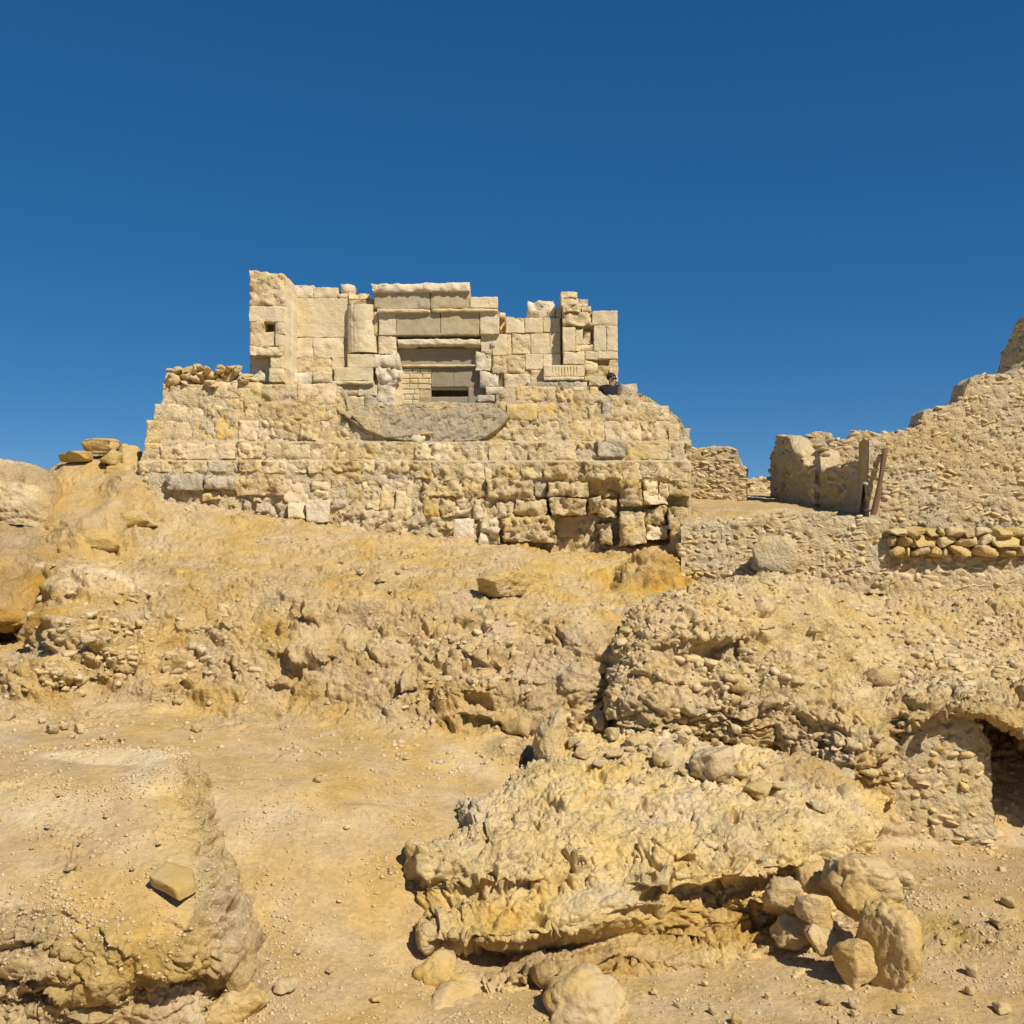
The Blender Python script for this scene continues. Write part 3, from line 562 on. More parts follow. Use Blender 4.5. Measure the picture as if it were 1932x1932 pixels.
def stone_inst(name, mesh, loc, half, rot, parent, **kw):
    o = bpy.data.objects.new(name, mesh); C.objects.link(o)
    m = Matrix.Translation(Vector([float(c) for c in loc])) @ rot.to_4x4() @ Matrix.Diagonal((*half, 1))
    if parent is not None:
        o.parent = parent; o.matrix_parent_inverse = Matrix.Translation(-parent.location)
    o.matrix_basis = m
    return setp(o, **kw)
def frame(t, n):
    t = Vector(t).normalized(); n = Vector(n).normalized(); t = (t - n * t.dot(n)).normalized(); z = t.cross(n)
    if z.z < 0: z = -z
    return Matrix((t, n, z)).transposed()
def merged_stones(name, items, mat, parent):
    """the rest of a wall's stones: still one small rock each, joined"""
    Vs = []; Fs = []; k = 0
    for (me, loc, half, rot) in items:
        base = LOWV[id(me) % len(LOWV)]; v, f = base
        w = (v * np.array(half)) @ np.array(rot).T + np.array(loc); Vs.append(w); Fs.append(f + k); k += len(v)
    if not Vs: return
    me = mesh_np(name, np.concatenate(Vs), [], M[mat], tris=np.concatenate(Fs)); link(name, me, parent, kind='stuff')
SV['big'] = [stone_mesh('stone_shape', 700 + i, 3, .45, 5, .08, 'ochre_stone', .085) for i in range(9)]
SV['bigr'] = [stone_mesh('stone_shape', 740 + i, 3, .45, 5, .08, 'rock', .085) for i in range(9)]
LOWV = []
for i in range(8):
    m_ = stone_mesh('low_shape', 900 + i, 1, .5, 9, .08, 'rubble')
    v = np.empty(len(m_.vertices) * 3, np.float32); m_.vertices.foreach_get('co', v)
    f = np.empty(len(m_.loops), np.int32); m_.loops.foreach_get('vertex_index', f)
    LOWV.append((v.reshape(-1, 3), f.reshape(-1, 3))); bpy.data.meshes.remove(m_)

def rubble_wall(name, label, top, bot, sw, sh, thick=.5, cat='stone wall', mat='mud', smats=('rubble',) * 6 + ('ochre_stone', 'grey'), proud=.5, keep=.93, jag=.05, seed=1, group=None, maxp=300, fill=1.0):
    rs = random.Random(seed)
    top = np.array(top, float); bot = np.array(bot, float)
    T = PW(top[:, 0], top[:, 1], top[:, 2]); B = PW(bot[:, 0], bot[:, 1], bot[:, 2])
    root = empty(name, B.mean(0), label=label, cat=cat, group=group)
    tang = T[-1] - T[0]; tang[2] = 0; tang /= np.linalg.norm(tang)
    nrm = np.array([tang[1], -tang[0], 0]);  nrm = nrm if nrm @ (-B.mean(0) * np.array([1, 1, 0])) > 0 else -nrm
    nb = -nrm * thick
    rows = [B + nb, (B + T) / 2 + nb, T + nb + [0, 0, -.03], T + nb * .5 + [0, 0, .03], T, B * .35 + T * .65, B * .7 + T * .3, B + [0, 0, -.15]]
    G = loft(rows, 3.0, 3.0, world=True)
    n = blur(normals(G), 2)
    if n[-3, n.shape[1] // 2] @ nrm < 0: n = -n
    p = G.reshape(-1, 3); wf = worley(p * 8, True); d = .03 * fbm(p * 5, 3) + .03 * (wf[2] - .5) + .03 * wf[3]
    G = G + n * d.reshape(G.shape[:2])[..., None]
    nr, nc = G.shape[:2]
    me = mesh_np('wall_core', np.concatenate([G.reshape(-1, 3), G[:, 0].mean(0)[None], G[:, -1].mean(0)[None]]), gridfaces(nr, nc), M[mat],
                 tris=[(i * nc, (i + 1) * nc, nr * nc) for i in range(nr - 1)] + [(i * nc + nc - 1, nr * nc + 1, (i + 1) * nc + nc - 1) for i in range(nr - 1)])
    link('wall_core', me, root)
    # stones in uneven courses on the face
    seg = np.linalg.norm(np.diff(T[:, :2], axis=0), axis=1); s = np.concatenate([[0], np.cumsum(seg)]); Lw = s[-1]
    tz = lambda a: np.interp(a, s, T[:, 2]); bz = lambda a: np.interp(a, s, B[:, 2])
    def pt(a, z):
        k = (z - bz(a)) / max(1e-6, tz(a) - bz(a))
        pb = np.array([np.interp(a, s, B[:, i]) for i in range(3)]); ptp = np.array([np.interp(a, s, T[:, i]) for i in range(3)])
        return pb + (ptp - pb) * k
    items = []; z = B[:, 2].min(); zmax = T[:, 2].max()
    while z < zmax + sh * .3:
        h = sh * rs.uniform(.65, 1.35); a = -rs.uniform(0, sw)
        while a < Lw:
            wd = sw * rs.uniform(.5, 1.6); hh = h * rs.uniform(.6, 1.25); ac = a + wd / 2; a += wd * 1.02
            if not 0 <= ac <= Lw: continue
            zc = z + h / 2 + rs.uniform(-.25, .25) * h + .05 * math.sin(ac * 2.1 + z * 3)
            if zc > tz(ac) + jag * rs.uniform(-.5, 1) or zc < bz(ac) - .05 or rs.random() > keep: continue
            dp = .085 + .04 * rs.random(); q = pt(ac, zc) + nrm * (rs.uniform(.012, .046) - dp)
            rot = frame(tang, nrm) @ Euler((rs.uniform(-.3, .3), rs.uniform(-.5, .5), rs.uniform(-.3, .3))).to_matrix()
            items.append((rs.choice(SV[rs.choice(smats)]), q, (wd * .56 * fill, dp, hh * .60 * fill), rot))
        z += h * .96
    items.sort(key=lambda t: -t[2][0] * t[2][2])
    for (mm, q, hf, rot) in items[:maxp]: stone_inst('stone', mm, q, hf, rot, root)
    merged_stones('small_stones', items[maxp:], 'rubble', root)
    register(name + str(seed), G)
    return root

def z5(l, y0, y1=None):
    xs = [a for a, b in l]; out = []
    for a, b in l:
        u, v = Z5(a, b); t = (a - xs[0]) / (xs[-1] - xs[0]); out.append((u, v, y0 + ((y1 if y1 is not None else y0) - y0) * t))
    return out
# low wall behind the platform corner
rubble_wall('rubble_wall', 'short broken rubble wall standing behind the platform corner', z5([(20, 800), (140, 790), (220, 782), (300, 785), (335, 800), (355, 870), (388, 905)], 24.6, 24.2),
            z5([(20, 1070), (140, 1070), (220, 1070), (300, 1068), (335, 1065), (355, 1062), (388, 1060)], 24.6, 24.2), .19, .085, seed=2, proud=.5)
rubble_wall('rubble_wall', 'low distant rubble wall in the gap between two ruins', z5([(330, 970), (420, 960), (470, 956), (600, 945)], 33, 33), z5([(330, 1075), (420, 1075), (470, 1075), (600, 1075)], 33, 33), .3, .14, seed=3)
# roofless rooms: wall behind, two walls running back
rubble_wall('rubble_wall', 'ragged rear wall of the roofless rooms, lit by the sun', z5([(640, 742), (690, 742), (725, 735), (755, 702), (800, 694), (858, 712), (875, 742), (935, 740), (1000, 692), (1055, 692), (1100, 715), (1300, 690)], 25.2, 24.6),
            z5([(640, 1060), (690, 1060), (725, 1060), (755, 1060), (800, 1060), (858, 1060), (875, 1060), (935, 1060), (1000, 1060), (1055, 1060), (1100, 1060), (1300, 1060)], 25.2, 24.6), .26, .12, seed=4)
rubble_wall('rubble_wall', 'shaded side wall of the roofless rooms ending in an upright corner', z5([(550, 722), (590, 722), (622, 728), (645, 790), (690, 850), (730, 890), (768, 925)], 25.0, 21.4), z5([(550, 1068), (590, 1075), (622, 1080), (645, 1085), (690, 1095), (730, 1100), (768, 1105)], 25.0, 21.4), .34, .15, thick=.45, seed=5)
rubble_wall('rubble_wall', 'shaded partition wall of the roofless rooms, behind the leaning pole', z5([(772, 800), (790, 815), (810, 925), (850, 895), (930, 872), (1000, 860), (1030, 890), (1066, 905)], 21.6, 18.8), z5([(772, 1100), (790, 1105), (810, 1108), (850, 1112), (930, 1122), (1000, 1130), (1030, 1132), (1068, 1140)], 21.6, 18.8), .3, .13, thick=.45, seed=6)
rubble_wall('rubble_wall', 'narrow wall stub beside the upright corner of the roofless rooms', z5([(518, 830), (530, 802), (552, 802)], 26.2, 26), z5([(518, 1070), (530, 1070), (552, 1070)], 26.2, 26), .25, .12, seed=7)
# the tall climbing wall at the right
tp = [(1068, 738), (1120, 725), (1200, 708), (1290, 690), (1345, 655), (1375, 582), (1450, 572), (1520, 545), (1580, 522), (1606, 455), (1625, 412), (1680, 384), (1780, 382), (1890, 350), (1940, 310), (2150, 260), (2700, 250)]
rubble_wall('rubble_wall', 'tall rubble wall climbing in broken steps, dry stone row at its foot', z5(tp, 18.45, 18.1), z5([(a, 1180 + min(60, max(0, a - 1090))) for a, b in tp], 18.35, 18.0), .125, .065, thick=.7, seed=8, keep=.72, mat='mud')
rubble_wall('rubble_wall', 'highest shaded wall corner rising behind the stepped wall', z5([(1765, 400), (1790, 330), (1815, 250), (1850, 190), (1880, 110), (1905, 62), (1940, 52), (2160, 30)], 25.5, 22.5), z5([(1765, 560), (1790, 560), (1815, 560), (1850, 560), (1880, 560), (1905, 560), (1940, 560), (2160, 560)], 25.5, 22.5), .3, .14, seed=9)
# retaining wall below the terrace
rubble_wall('retaining_wall', 'rough retaining wall holding up the sandy terrace, beside the platform', z5([(22, 1200), (200, 1195), (400, 1185), (470, 1165), (560, 1150), (700, 1145), (850, 1148), (900, 1172), (1050, 1180), (1185, 1195)], 18.3, 17.6),
            z5([(22, 1500), (200, 1500), (400, 1500), (470, 1500), (560, 1500), (700, 1520), (850, 1530), (900, 1540), (1050, 1545), (1185, 1550)], 18.0, 17.4), .13, .075, thick=.8, seed=10, keep=.75, mat='mud')
rubble_wall('retaining_wall', 'lower retaining wall under the dry stone row', z5([(1175, 1392), (1400, 1390), (1700, 1392), (1940, 1392), (2500, 1395)], 17.6, 17.5), z5([(1175, 1560), (1400, 1560), (1700, 1560), (1940, 1560), (2500, 1560)], 17.5, 17.4), .19, .11, thick=.5, seed=11, keep=.8)
# cave pier
rubble_wall('rubble_wall', 'plastered rubble pier beside the dark cave mouth', [(1640, 1380, 12.95), (1700, 1370, 12.9), (1735, 1345, 12.85), (1790, 1335, 12.85), (1830, 1340, 12.8), (1852, 1375, 12.8), (1868, 1410, 12.8)],
            [(1640, 1625, 12.7), (1700, 1625, 12.6), (1735, 1622, 12.55), (1790, 1620, 12.5), (1830, 1616, 12.5), (1858, 1612, 12.5), (1880, 1610, 12.5)], .12, .07, thick=.9, seed=12, keep=.55, proud=.2, jag=0)

# dry stone row
def dry_stone_row():
    root = empty('dry_stone_wall', PW(1800, 1045, 16.9), label='three courses of large loose ochre stones laid dry, without mortar', cat='dry stone wall')
    rs = random.Random(4)
    cs = [(1228, 1288, [1165, 1265, 1378, 1445, 1483, 1600, 1655, 1750, 1850, 1940, 2040, 2120, 2230, 2330, 2440, 2560, 2660]),
          (1270, 1342, [1168, 1225, 1285, 1310, 1432, 1550, 1648, 1728, 1895, 1960, 2060, 2150, 2230, 2350, 2430, 2540, 2660]),
          (1325, 1392, [1170, 1260, 1290, 1395, 1470, 1500, 1640, 1767, 1880, 1960, 2050, 2140, 2230, 2340, 2450, 2550, 2660])]
    for (a, b, xs) in cs:
        for x0, x1 in zip(xs[:-1], xs[1:]):
            u0, v0 = Z5(x0, a); u1, v1 = Z5(x1, b); y = 17.48
            p0 = PW(u0, v0, y)[()]; p1 = PW(u1, v1, y)[()]
            q = (p0 + p1) / 2; hf = ((p1[0] - p0[0]) * .53, .2, abs(p1[2] - p0[2]) * .52)
            stone_inst('stone', rs.choice(SV[rs.choice(('big', 'big', 'bigr'))]), q + np.array([0, rs.uniform(-.04, .06), 0]), (hf[0] * rs.uniform(.9, 1.02), hf[1], hf[2] * rs.uniform(.8, 1.0)), Euler((rs.uniform(-.2, .2), rs.uniform(-.15, .15), rs.uniform(-.3, .3))).to_matrix(), root)
    # earth packing behind
    p0 = PW(*Z5(1172, 1235), 17.0); p1 = PW(*Z5(2240, 1390), 17.0)
    G = loft([[PW(*Z5(x, 1234), 18.1) for x in (1172, 1500, 1800, 2680)], [PW(*Z5(x, 1236), 17.6) for x in (1172, 1500, 1800, 2680)], [PW(*Z5(x, 1400), 17.6) for x in (1172, 1500, 1800, 2680)]], 6, 6, world=True)
    link('earth_packing', mesh_np('earth_packing', G.reshape(-1, 3), gridfaces(*G.shape[:2]), M['mud']), root)
dry_stone_row()

# =================================================================== MASONRY
def block(name, parent, quad, y, depth, mat, rough=.015, rnd=.03, gap=.012, cell=.06, seed=0, **kw):
    """a stone with its own worn front face: quad = four pixels TL TR BR BL, y = depth of the front (one or four values)"""
    ys = np.broadcast_to(np.asarray(y, float), (4,))
    c = np.array([PW(q[0], q[1], yy) for q, yy in zip(quad, ys)])
    W = max(.02, np.linalg.norm(c[1] - c[0])); H = max(.02, np.linalg.norm(c[3] - c[0]))
    nx = int(np.clip(W / cell, 3, 60)) + 1; nz = int(np.clip(H / cell, 3, 40)) + 1
    def sq(n, L):
        r = min(.2, .009 / L); r2 = min(.3, .03 / L); return np.concatenate([[0, r], np.linspace(r2, 1 - r2, max(2, n - 2)), [1 - r, 1]])
    A, B = np.meshgrid(sq(nx, W), sq(nz, H)); nz, nx = A.shape
    ga = min(.3, gap / W); gb = min(.3, gap / H); a = ga + A * (1 - 2 * ga); b = gb + B * (1 - 2 * gb)
    G = (c[0] * ((1 - a) * (1 - b))[..., None] + c[1] * (a * (1 - b))[..., None] + c[2] * (a * b)[..., None] + c[3] * ((1 - a) * b)[..., None])
    p = (G + seed * 3.7).reshape(-1, 3)
    e = np.minimum(np.minimum(A, 1 - A) * W, np.minimum(B, 1 - B) * H)
    f1, f2, cr, ft = worley(p * 4.5, True); g1, g2, gr, gt = worley(p * 12, True); es = e.shape
    pit = np.exp(-(g1 / .28) ** 2) * (gr > .72)
    d = rough * (1.0 * fbm(p * 3.5, 3) + .9 * (cr - .5) + 1.3 * ft - .9 * np.exp(-(f2 - f1) / .06) * (cr > .4) + .7 * (gr - .5) + .8 * gt - 1.1 * pit)
    ed = np.clip(e / max(rnd, 1e-3), 0, 1); chipm = sstep(-.1, .5, gnoise(p * 3.3 + 9)).reshape(es)
    d = d.reshape(es) - rnd * (1 - ed) ** 2 * (.25 + 1.3 * chipm) - rough * 1.5 * (1 - np.clip(e / .05, 0, 1)) * chipm * (rough > .0125)
    j = np.stack([gnoise(p * 13 + 4), 0 * p[:, 0], gnoise(p * 13 + 40)], 1).reshape(G.shape) * (.006 + rough * .55) * np.exp(-e / .04)[..., None]
    G = G + j; G[..., 1] -= d
    V = [G.reshape(-1, 3)]; Fq = [gridfaces(nz, nx)]
    idx = np.arange(nx * nz).reshape(nz, nx)
    loop = np.concatenate([idx[0, :-1], idx[:-1, -1], idx[-1, :0:-1], idx[:0:-1, 0]])
    n0 = nx * nz; k = len(loop)
    ring = V[0][loop].copy(); ring[:, 1] = ys.max() + depth; V.append(ring)
    r = np.arange(k); Fq.append(np.stack([loop, np.roll(loop, -1), n0 + np.roll(r, -1), n0 + r], -1))
    V.append(ring.mean(0)[None]); tri = np.stack([n0 + r, n0 + np.roll(r, -1), np.full(k, n0 + k)], -1)
    # faces as built turn inward: flip
    me = mesh_np(name, np.concatenate(V), np.concatenate(Fq), M[mat], tris=tri)
    return link(name, me, parent, **kw)
def rect(Z, x0, y0, x1, y1, jit=0.0, rs=random):
    q = [Z(x0, y0), Z(x1, y0), Z(x1, y1), Z(x0, y1)]
    return [(a + rs.uniform(-jit, jit), b + rs.uniform(-jit, jit)) for a, b in q]

KIND = {'': ('stone', .016), 'y': ('yellow', .018), 'p': ('pink', .016), 'g': ('grey', .028), 'r': ('stone', .045), 'w': ('white', .014), 'k': ('rock', .05), 'o': ('ochre_stone', .038)}
def yface(v):
    return float(np.interp(v, [700, 832, 834, 868, 870, 960, 1040], [20.85, 20.68, 20.42, 20.40, 20.16, 20.08, 20.05]))
def make_platform():
    root = empty('stone_platform', PW(780, 1020, 20.8), label='massive weathered block platform carrying the temple front', cat='platform')
    rs = random.Random(21)
    # rubble and mortar core, a parapet with the floor behind it
    us = [262, 266, 330, 420, 520, 640, 662, 700, 780, 860, 930, 952, 1000, 1080, 1125, 1145, 1172, 1205, 1255, 1285, 1302, 1304]
    vtop = np.interp(us, [262, 275, 318, 330, 640, 662, 700, 930, 952, 1125, 1145, 1172, 1205, 1255, 1285, 1302], [885, 820, 730, 725, 728, 772, 766, 764, 732, 735, 746, 746, 742, 772, 795, 830])
    def row(v, dy): return [(u, max(v, t), yface(max(v, t)) + dy + (.35 if i in (0, len(us) - 1) else 0)) for i, (u, t) in enumerate(zip(us, vtop))]
    rows = [row(v, .015 if v < 880 else .04) for v in (1060, 1020, 980, 930, 890, 871, 868, 850, 835, 831, 800, 770, 745, 722)]
    Pw = [PW(*np.array(r).T) for r in rows][::-1]
    top = Pw[0]; rows = [top * [1, 0, 0] + [0, 27, 5.4], top * [1, 0, 0] + [0, 21.9, 5.4], top + [0, .8, -.05]] + Pw
    G = loft(rows, 3.2, 3.2, world=True); n = blur(normals(G), 1)
    p = G.reshape(-1, 3); f1, f2, cr, ft = worley(p * 7, True)
    d = .03 * fbm(p * 4, 4, .6) + .05 * (cr - .5) + .05 * ft
    pu, pv = PIX(p); rec = sstep(985, 1040, pu) * sstep(1310, 1270, pu) * sstep(895, 935, pv) * sstep(1075, 1060, pv)
    d = d * np.where(pv > 950, 1.6, 1.0) - .3 * rec * (1 + .6 * gnoise(p * 1.5))
    G = G + np.array([0, -1, 0]) * d.reshape(G.shape[:2])[..., None]
    link('rubble_core', mesh_np('rubble_core', G.reshape(-1, 3), gridfaces(*G.shape[:2]), M['core']), root); register('core', G)
    # grey mud fill in the breach
    tp = [(640, 778), (665, 774), (700, 768), (760, 764), (820, 762), (900, 760), (950, 764), (965, 778)]
    bt = [(650, 782), (675, 800), (710, 818), (760, 829), (820, 833), (890, 830), (935, 812), (962, 784)]
    G = loft([[(u, v + 2, 21.2) for u, v in tp], [(u, v, 20.84) for u, v in tp], [((a[0] + b[0]) / 2, (a[1] + b[1]) / 2, 20.68) for a, b in zip(tp, bt)], [(u, v, 20.58) for u, v in bt], [(u, v + 5, 20.72) for u, v in bt]], 2, 2)
    p = G.reshape(-1, 3); q = p @ np.array([[.8, 0, -.6], [0, 1, 0], [.6, 0, .8]]); f1, f2, cr, ft = worley(q * np.array([5.5, 8, 11.]), True)
    d = .035 * (cr - .5) + .045 * ft + .02 * fbm(p * 5, 3)
    G = G + np.array([0, -1, 0]) * d.reshape(G.shape[:2])[..., None]
    link('mud_fill', mesh_np('mud_fill', G.reshape(-1, 3), gridfaces(*G.shape[:2]), M['greyfill']), root); register('mudfill', G)
    for (x0, y0, x1, y1, m) in [(825, 1125, 1040, 1270, 'mud')]:
        block('plaster_patch', root, [Z1(825, 1120), Z1(1020, 1140), Z1(1050, 1275), Z1(930, 1230)], 20.56, .2, m, .012, .02, cell=.05)
    for (x, y) in [(1325, 1295), (1295, 1285)]:
        u, v = Z1(x, y); pt = PW(u, v, 20.55)
        stone_inst('stone', SV['white'][0], pt, (.10, .09, .09), Euler((0, .2, 0)).to_matrix(), root)
    pt = PW(*Z1(1350, 1258), 20.55); stone_inst('tile_shard', SV['ochre_stone'][2], pt, (.18, .06, .035), Euler((0, -.1, 0)).to_matrix(), root)
    # the courses, traced: x0-x1[kind][@cm proud][/v0-v1]
    L3 = [
     (212, 345, '240-355y 355-485 485-575r 575-905y/195-305 905-1140y/210-330 1140-1400p/210-345'),
     (345, 455, '182-360 360-510p 510-650r 650-780y/310-455 780-880 880-1170o/335-455 1170-1410y'),
     (455, 600, '120-260p 260-440p 440-580y 580-750y 750-880p 880-1000r 1000-1140k@-4 1140-1290k@4 1290-1400 1400-1500r'),
     (603, 715, '120-228y 228-400r 400-725p 725-925r 925-1230 1230-1485p 1485-1660y 1660-1905'),
     (718, 808, '72-228y 228-375y 375-545 545-745g 745-930k 930-1075 1075-1205 1215-1310 1310-1570k 1570-1835r 1838-1895y'),
     (812, 925, '40-160k/790-870@-5 150-260g/800-880 255-512g@8 512-722g@10/825-915 725-1040k/835-965@4 1045-1230p/850-1000 1230-1365/855-920 1370-1575k/820-915 1578-1700r/860-940 1700-1790/855-925 1790-1900/855-925'),
     (925, 1050, '500-620y/930-990@6 850-985k/965-1010@2 862-965g/1005-1075@2 1075-1200/1000-1112@10 1200-1352w/985-1145@12 1240-1360r/920-980 1368-1480g 1480-1585o 1588-1690r 1692-1790y 1795-1905'),
     (1040, 1215, '1412-1845k/1050-1215@4 1845-1930r/1050-1140')]
    L4 = [
     (100, 203, '702-970y/105-203 972-1080r 1080-1180 1182-1250y 1252-1330g/155-203 1332-1432y/155-215'),
     (207, 325, '650-850y/212-325@6 852-965y 970-1166y 1170-1260r 1262-1340g 1342-1440y 1442-1590 1592-1710/225-325'),
     (327, 463, '560-720r 722-890 892-1045 1048-1284y 1286-1390p 1392-1520 1522-1588r 1590-1692p 1694-1775/345-463 1775-1845g/370-480'),
     (467, 590, '0-40y 42-305r/475-610 307-440 442-525r 528-640y 642-770r 772-900k 902-1100 1102-1240k 1240-1420g@10/455-560 1425-1700y/470-580 1702-1800r 1800-1850k'),
     (592, 708, '0-42o 44-170o/605-700@4 172-345k 348-505 507-555 557-725k 727-890k 893-1040o@4/605-705 1042-1155r 1158-1400k 1402-1525 1527-1700/585-700 1704-1832y/590-720'),
     (712, 825, '0-100 102-365k 368-515k 518-825k@8/708-838 828-915g@-4 920-1180k/720-825@4 1182-1370k@-18/700-820 1382-1532o@6/705-885 1537-1640r/715-870@4 1642-1702r/720-870 1706-1838o/722-810'),
     (818, 958, '0-22 25-105k 106-210o 212-315k 318-425r/815-955 430-582r/825-975 587-700r/870-970@4 702-905k/840-950@4 930-1165k/828-940@10 1170-1255k/828-935@8 1255-1370k@-6/830-950 1537-1690k/880-1000@2 1704-1848k/885-1035@10'),
     (955, 1135, '302-440w/958-1140@4 465-602r/962-1135@8 622-978k/942-1115@12 1250-1345k/1000-1130@2 1385-1552k/910-1135@12 1557-1700r/1000-1100@2 180-300k/980-1030')]
    for Z, LL in ((Z3, L3), (Z4, L4)):
        for (va, vb, spec) in LL:
            for tok in spec.split():
                v0, v1 = va, vb; dy = None
                if '/' in tok:
                    parts = tok.split('/'); tail = parts[1]
                    if '@' in tail: tail, d_ = tail.split('@'); dy = float(d_)
                    v0, v1 = map(float, tail.split('-')); tok = parts[0]
                if '@' in tok: tok, d_ = tok.split('@'); dy = float(d_)
                kd = ''
                if tok[-1].isalpha(): kd = tok[-1]; tok = tok[:-1]
                x0, x1 = map(float, tok.split('-'))
                mat, rough = KIND[kd]
                uu, vv = Z((x0 + x1) / 2, (v0 + v1) / 2)
                dd = (dy if dy is not None else rs.uniform(-3.0, 3.5)) / 100
                rough *= rs.uniform(.9, 1.6)
                if kd in ('k', 'r', 'o', 'g') and v1 - v0 > 90: dd += .02
                if dy is not None and vv > 900: dd = dd * 1.7
                yb = yface(vv) - dd
                q = rect(Z, x0, v0, x1, v1, 1.0 + rough * 40, rs)
                tw = rs.uniform(-.05, .05) * (vv > 880); tv = rs.uniform(-.03, .05) * (vv > 880)
                block('stone_block', root, q, [yb + .03 + tw + tv, yb + .03 - tw + tv, yb - tw, yb + tw], .5, mat, rough, (.02 + rough * .8) * rs.uniform(.5, 1.3), .004 + rs.uniform(0, .008), .036, seed=rs.random())
    # plastered recess low in the face
    block('plaster_panel', root, rect(Z4, 980, 945, 1252, 1085), 20.42, .2, 'mud', .01, .02, cell=.06)
    return root
M['greyfill'] = rough_stone('grey_mud_fill', (.45, .375, .25), .2, .05, .8, 1.2)
make_platform()

def make_temple():
    root = empty('temple_facade', PW(800, 770, 23.3), label='ruined temple front with carved lintel, tall side piers and blocked doorway', cat='temple')
    rs = random.Random(5); Y = 23.0
    def b(Z, x0, y0, x1, y1, out=0.0, mat='fine', rough=.012, rnd=.008, name='stone_block', depth=.55, gap=.002, jit=.4, quad=None, cell=.045):
        if mat in ('fine', 'dull', 'dull2') and name != 'moulding' and name != 'flute': rnd = min(rnd, .008); rough *= .8
        q = quad if quad else rect(Z, x0, y0, x1, y1, jit, rs)
        return block(name, root, q, Y - out, depth + max(0, out), mat, rough, rnd, gap, cell, seed=rs.random())
    # hidden foundation up to the visible base, and backing
    for (u0, v0, u1, v1, d) in [(472, 720, 560, 860, .5), (556, 715, 715, 860, .05), (712, 765, 760, 860, .1), (905, 750, 1060, 860, .05), (1052, 745, 1166, 860, .3), (750, 757, 910, 860, .0)]:
        block('foundation', root, [(u0, v0), (u1, v0), (u1, v1), (u0, v1)], Y + .06 - d, .9, 'core', .02, .02, 0, .12)
    b(Z1, 400, 200, 440, 900, -.5, 'dark', .01, name='joint_shade_plate', depth=.1)  # dark plate painted in as the shadow line beside the left pier
    b(Z2, 1318, 400, 1345, 800, -.5, 'dark', .01, name='joint_shade_plate', depth=.1)  # same dark plate for the shadow gap left of the right pier
    b(Z1, 440, 330, 1010, 900, -.045, 'core', .02, name='backing', depth=.35)
    b(Z1, 1000, 420, 1990, 560, -.25, 'core', .02, name='backing', depth=.3)
    b(Z2, 860, 420, 1320, 1020, -.03, 'core', .02, name='backing', depth=.35)
    b(Z2, 1344, 380, 1800, 980, .05, 'core', .02, name='backing', depth=.3)
    # left pier (stands forward)
    P = .72
    b(Z1, 0, 0, 0, 0, P, 'stone', .045, .06, depth=.2, quad=[Z1(108, 92), Z1(262, 86), Z1(350, 128), Z1(356, 344)][:3] + [Z1(352, 344)] if False else [Z1(106, 92), Z1(350, 112), Z1(354, 344), Z1(100, 344)])
    b(Z1, 100, 346, 354, 460, P, 'fine', .014, .03, depth=.2)
    b(Z1, 100, 460, 206, 632, P, 'stone', .03, .03, depth=.2)
    b(Z1, 284, 460, 354, 545, P, 'stone', .02, .03, depth=.2)
    b(Z1, 206, 532, 284, 632, P - .08, 'fine', .012, .04, depth=.2); b(Z1, 286, 545, 354, 632, P - .03, 'fine', .01, .02, depth=.2)
    b(Z1, 206, 462, 284, 534, P - .42, 'dark', .02, .02, name='niche_back', depth=.1)  # niche shade put into the colour of its back
    b(Z1, 104, 632, 356, 700, P + .03, 'stone', .03, .04, depth=.2)
    b(Z1, 252, 700, 356, 790, P, 'stone', .016, .03, depth=.2); b(Z1, 243, 790, 350, 890, P + .04, 'stone', .018, .03, depth=.2)
    b(Z1, 108, 702, 252, 892, P - .22, 'white', .04, .05, depth=.2)
    b(Z1, 108, 700, 250, 905, P - .4, 'core', .03, .02, depth=.2)
    # its inner return, with ragged top
    b(Z1, 0, 0, 0, 0, .62, 'fine', .014, .03, name='pier_return', quad=[Z1(356, 128), Z1(400, 165), Z1(408, 905), Z1(356, 905)], depth=.8)
    b(Z1, 108, 350, 354, 900, P - .45, 'core', .02, .02, name='backing', depth=.8)
    b(Z1, 150, 140, 345, 350, P - .2, 'core', .02, .04, name='backing', depth=.7)
    # plastered wall panel
    for a in [(425, 198, 560, 288, 'white', .02), (560, 215, 735, 288, 'fine', .02), (735, 256, 815, 290, 'stone', .03), (815, 256, 960, 300, 'stone', .04),
              (425, 290, 812, 570, 'fine', .012),
              (425, 572, 556, 716, 'fine', .018), (558, 572, 778, 716, 'fine', .022), (425, 718, 690, 818, 'stone', .028), (692, 718, 778, 800, 'fine', .016)]:
        b(Z1, *a[:4], .0 + rs.uniform(-.003, .004), a[4], a[5], .004, gap=.0005)
    b(Z1, 748, 186, 846, 268, .0, 'white', .03, .10, name='capping_stone')
    b(Z1, 815, 300, 1000, 372, .10, 'yellow', .05, .06)
    # half column and pilaster
    n_, m_ = 40, 30; th = np.linspace(0.0, math.pi, n_); G = np.zeros((m_, n_, 3))
    for i in range(m_):
        f_ = i / (m_ - 1); L_ = Z1(803, 352 + f_ * 338); R_ = Z1(1020 - 12 * math.sin(f_ * 5), 376 + f_ * 314)
        pl, pr = PW(*L_, Y), PW(*R_, Y); c_ = (pl + pr) / 2; r_ = (pr[0] - pl[0]) / 2
        fl = 1 - .05 * np.abs(np.sin(th * 11)) * sstep(1.5, 1.1, th)
        G[i] = np.stack([c_[0] - r_ * np.cos(th) * fl, Y + .02 - .30 * np.sin(th) ** .8 * fl, np.full(n_, pl[2])], -1)
    q_ = G.reshape(-1, 3); w_ = worley(q_ * 7, True); G[..., 1] += (.018 * fbm(q_ * 5, 3) + .016 * (w_[2] - .5)).reshape(m_, n_)
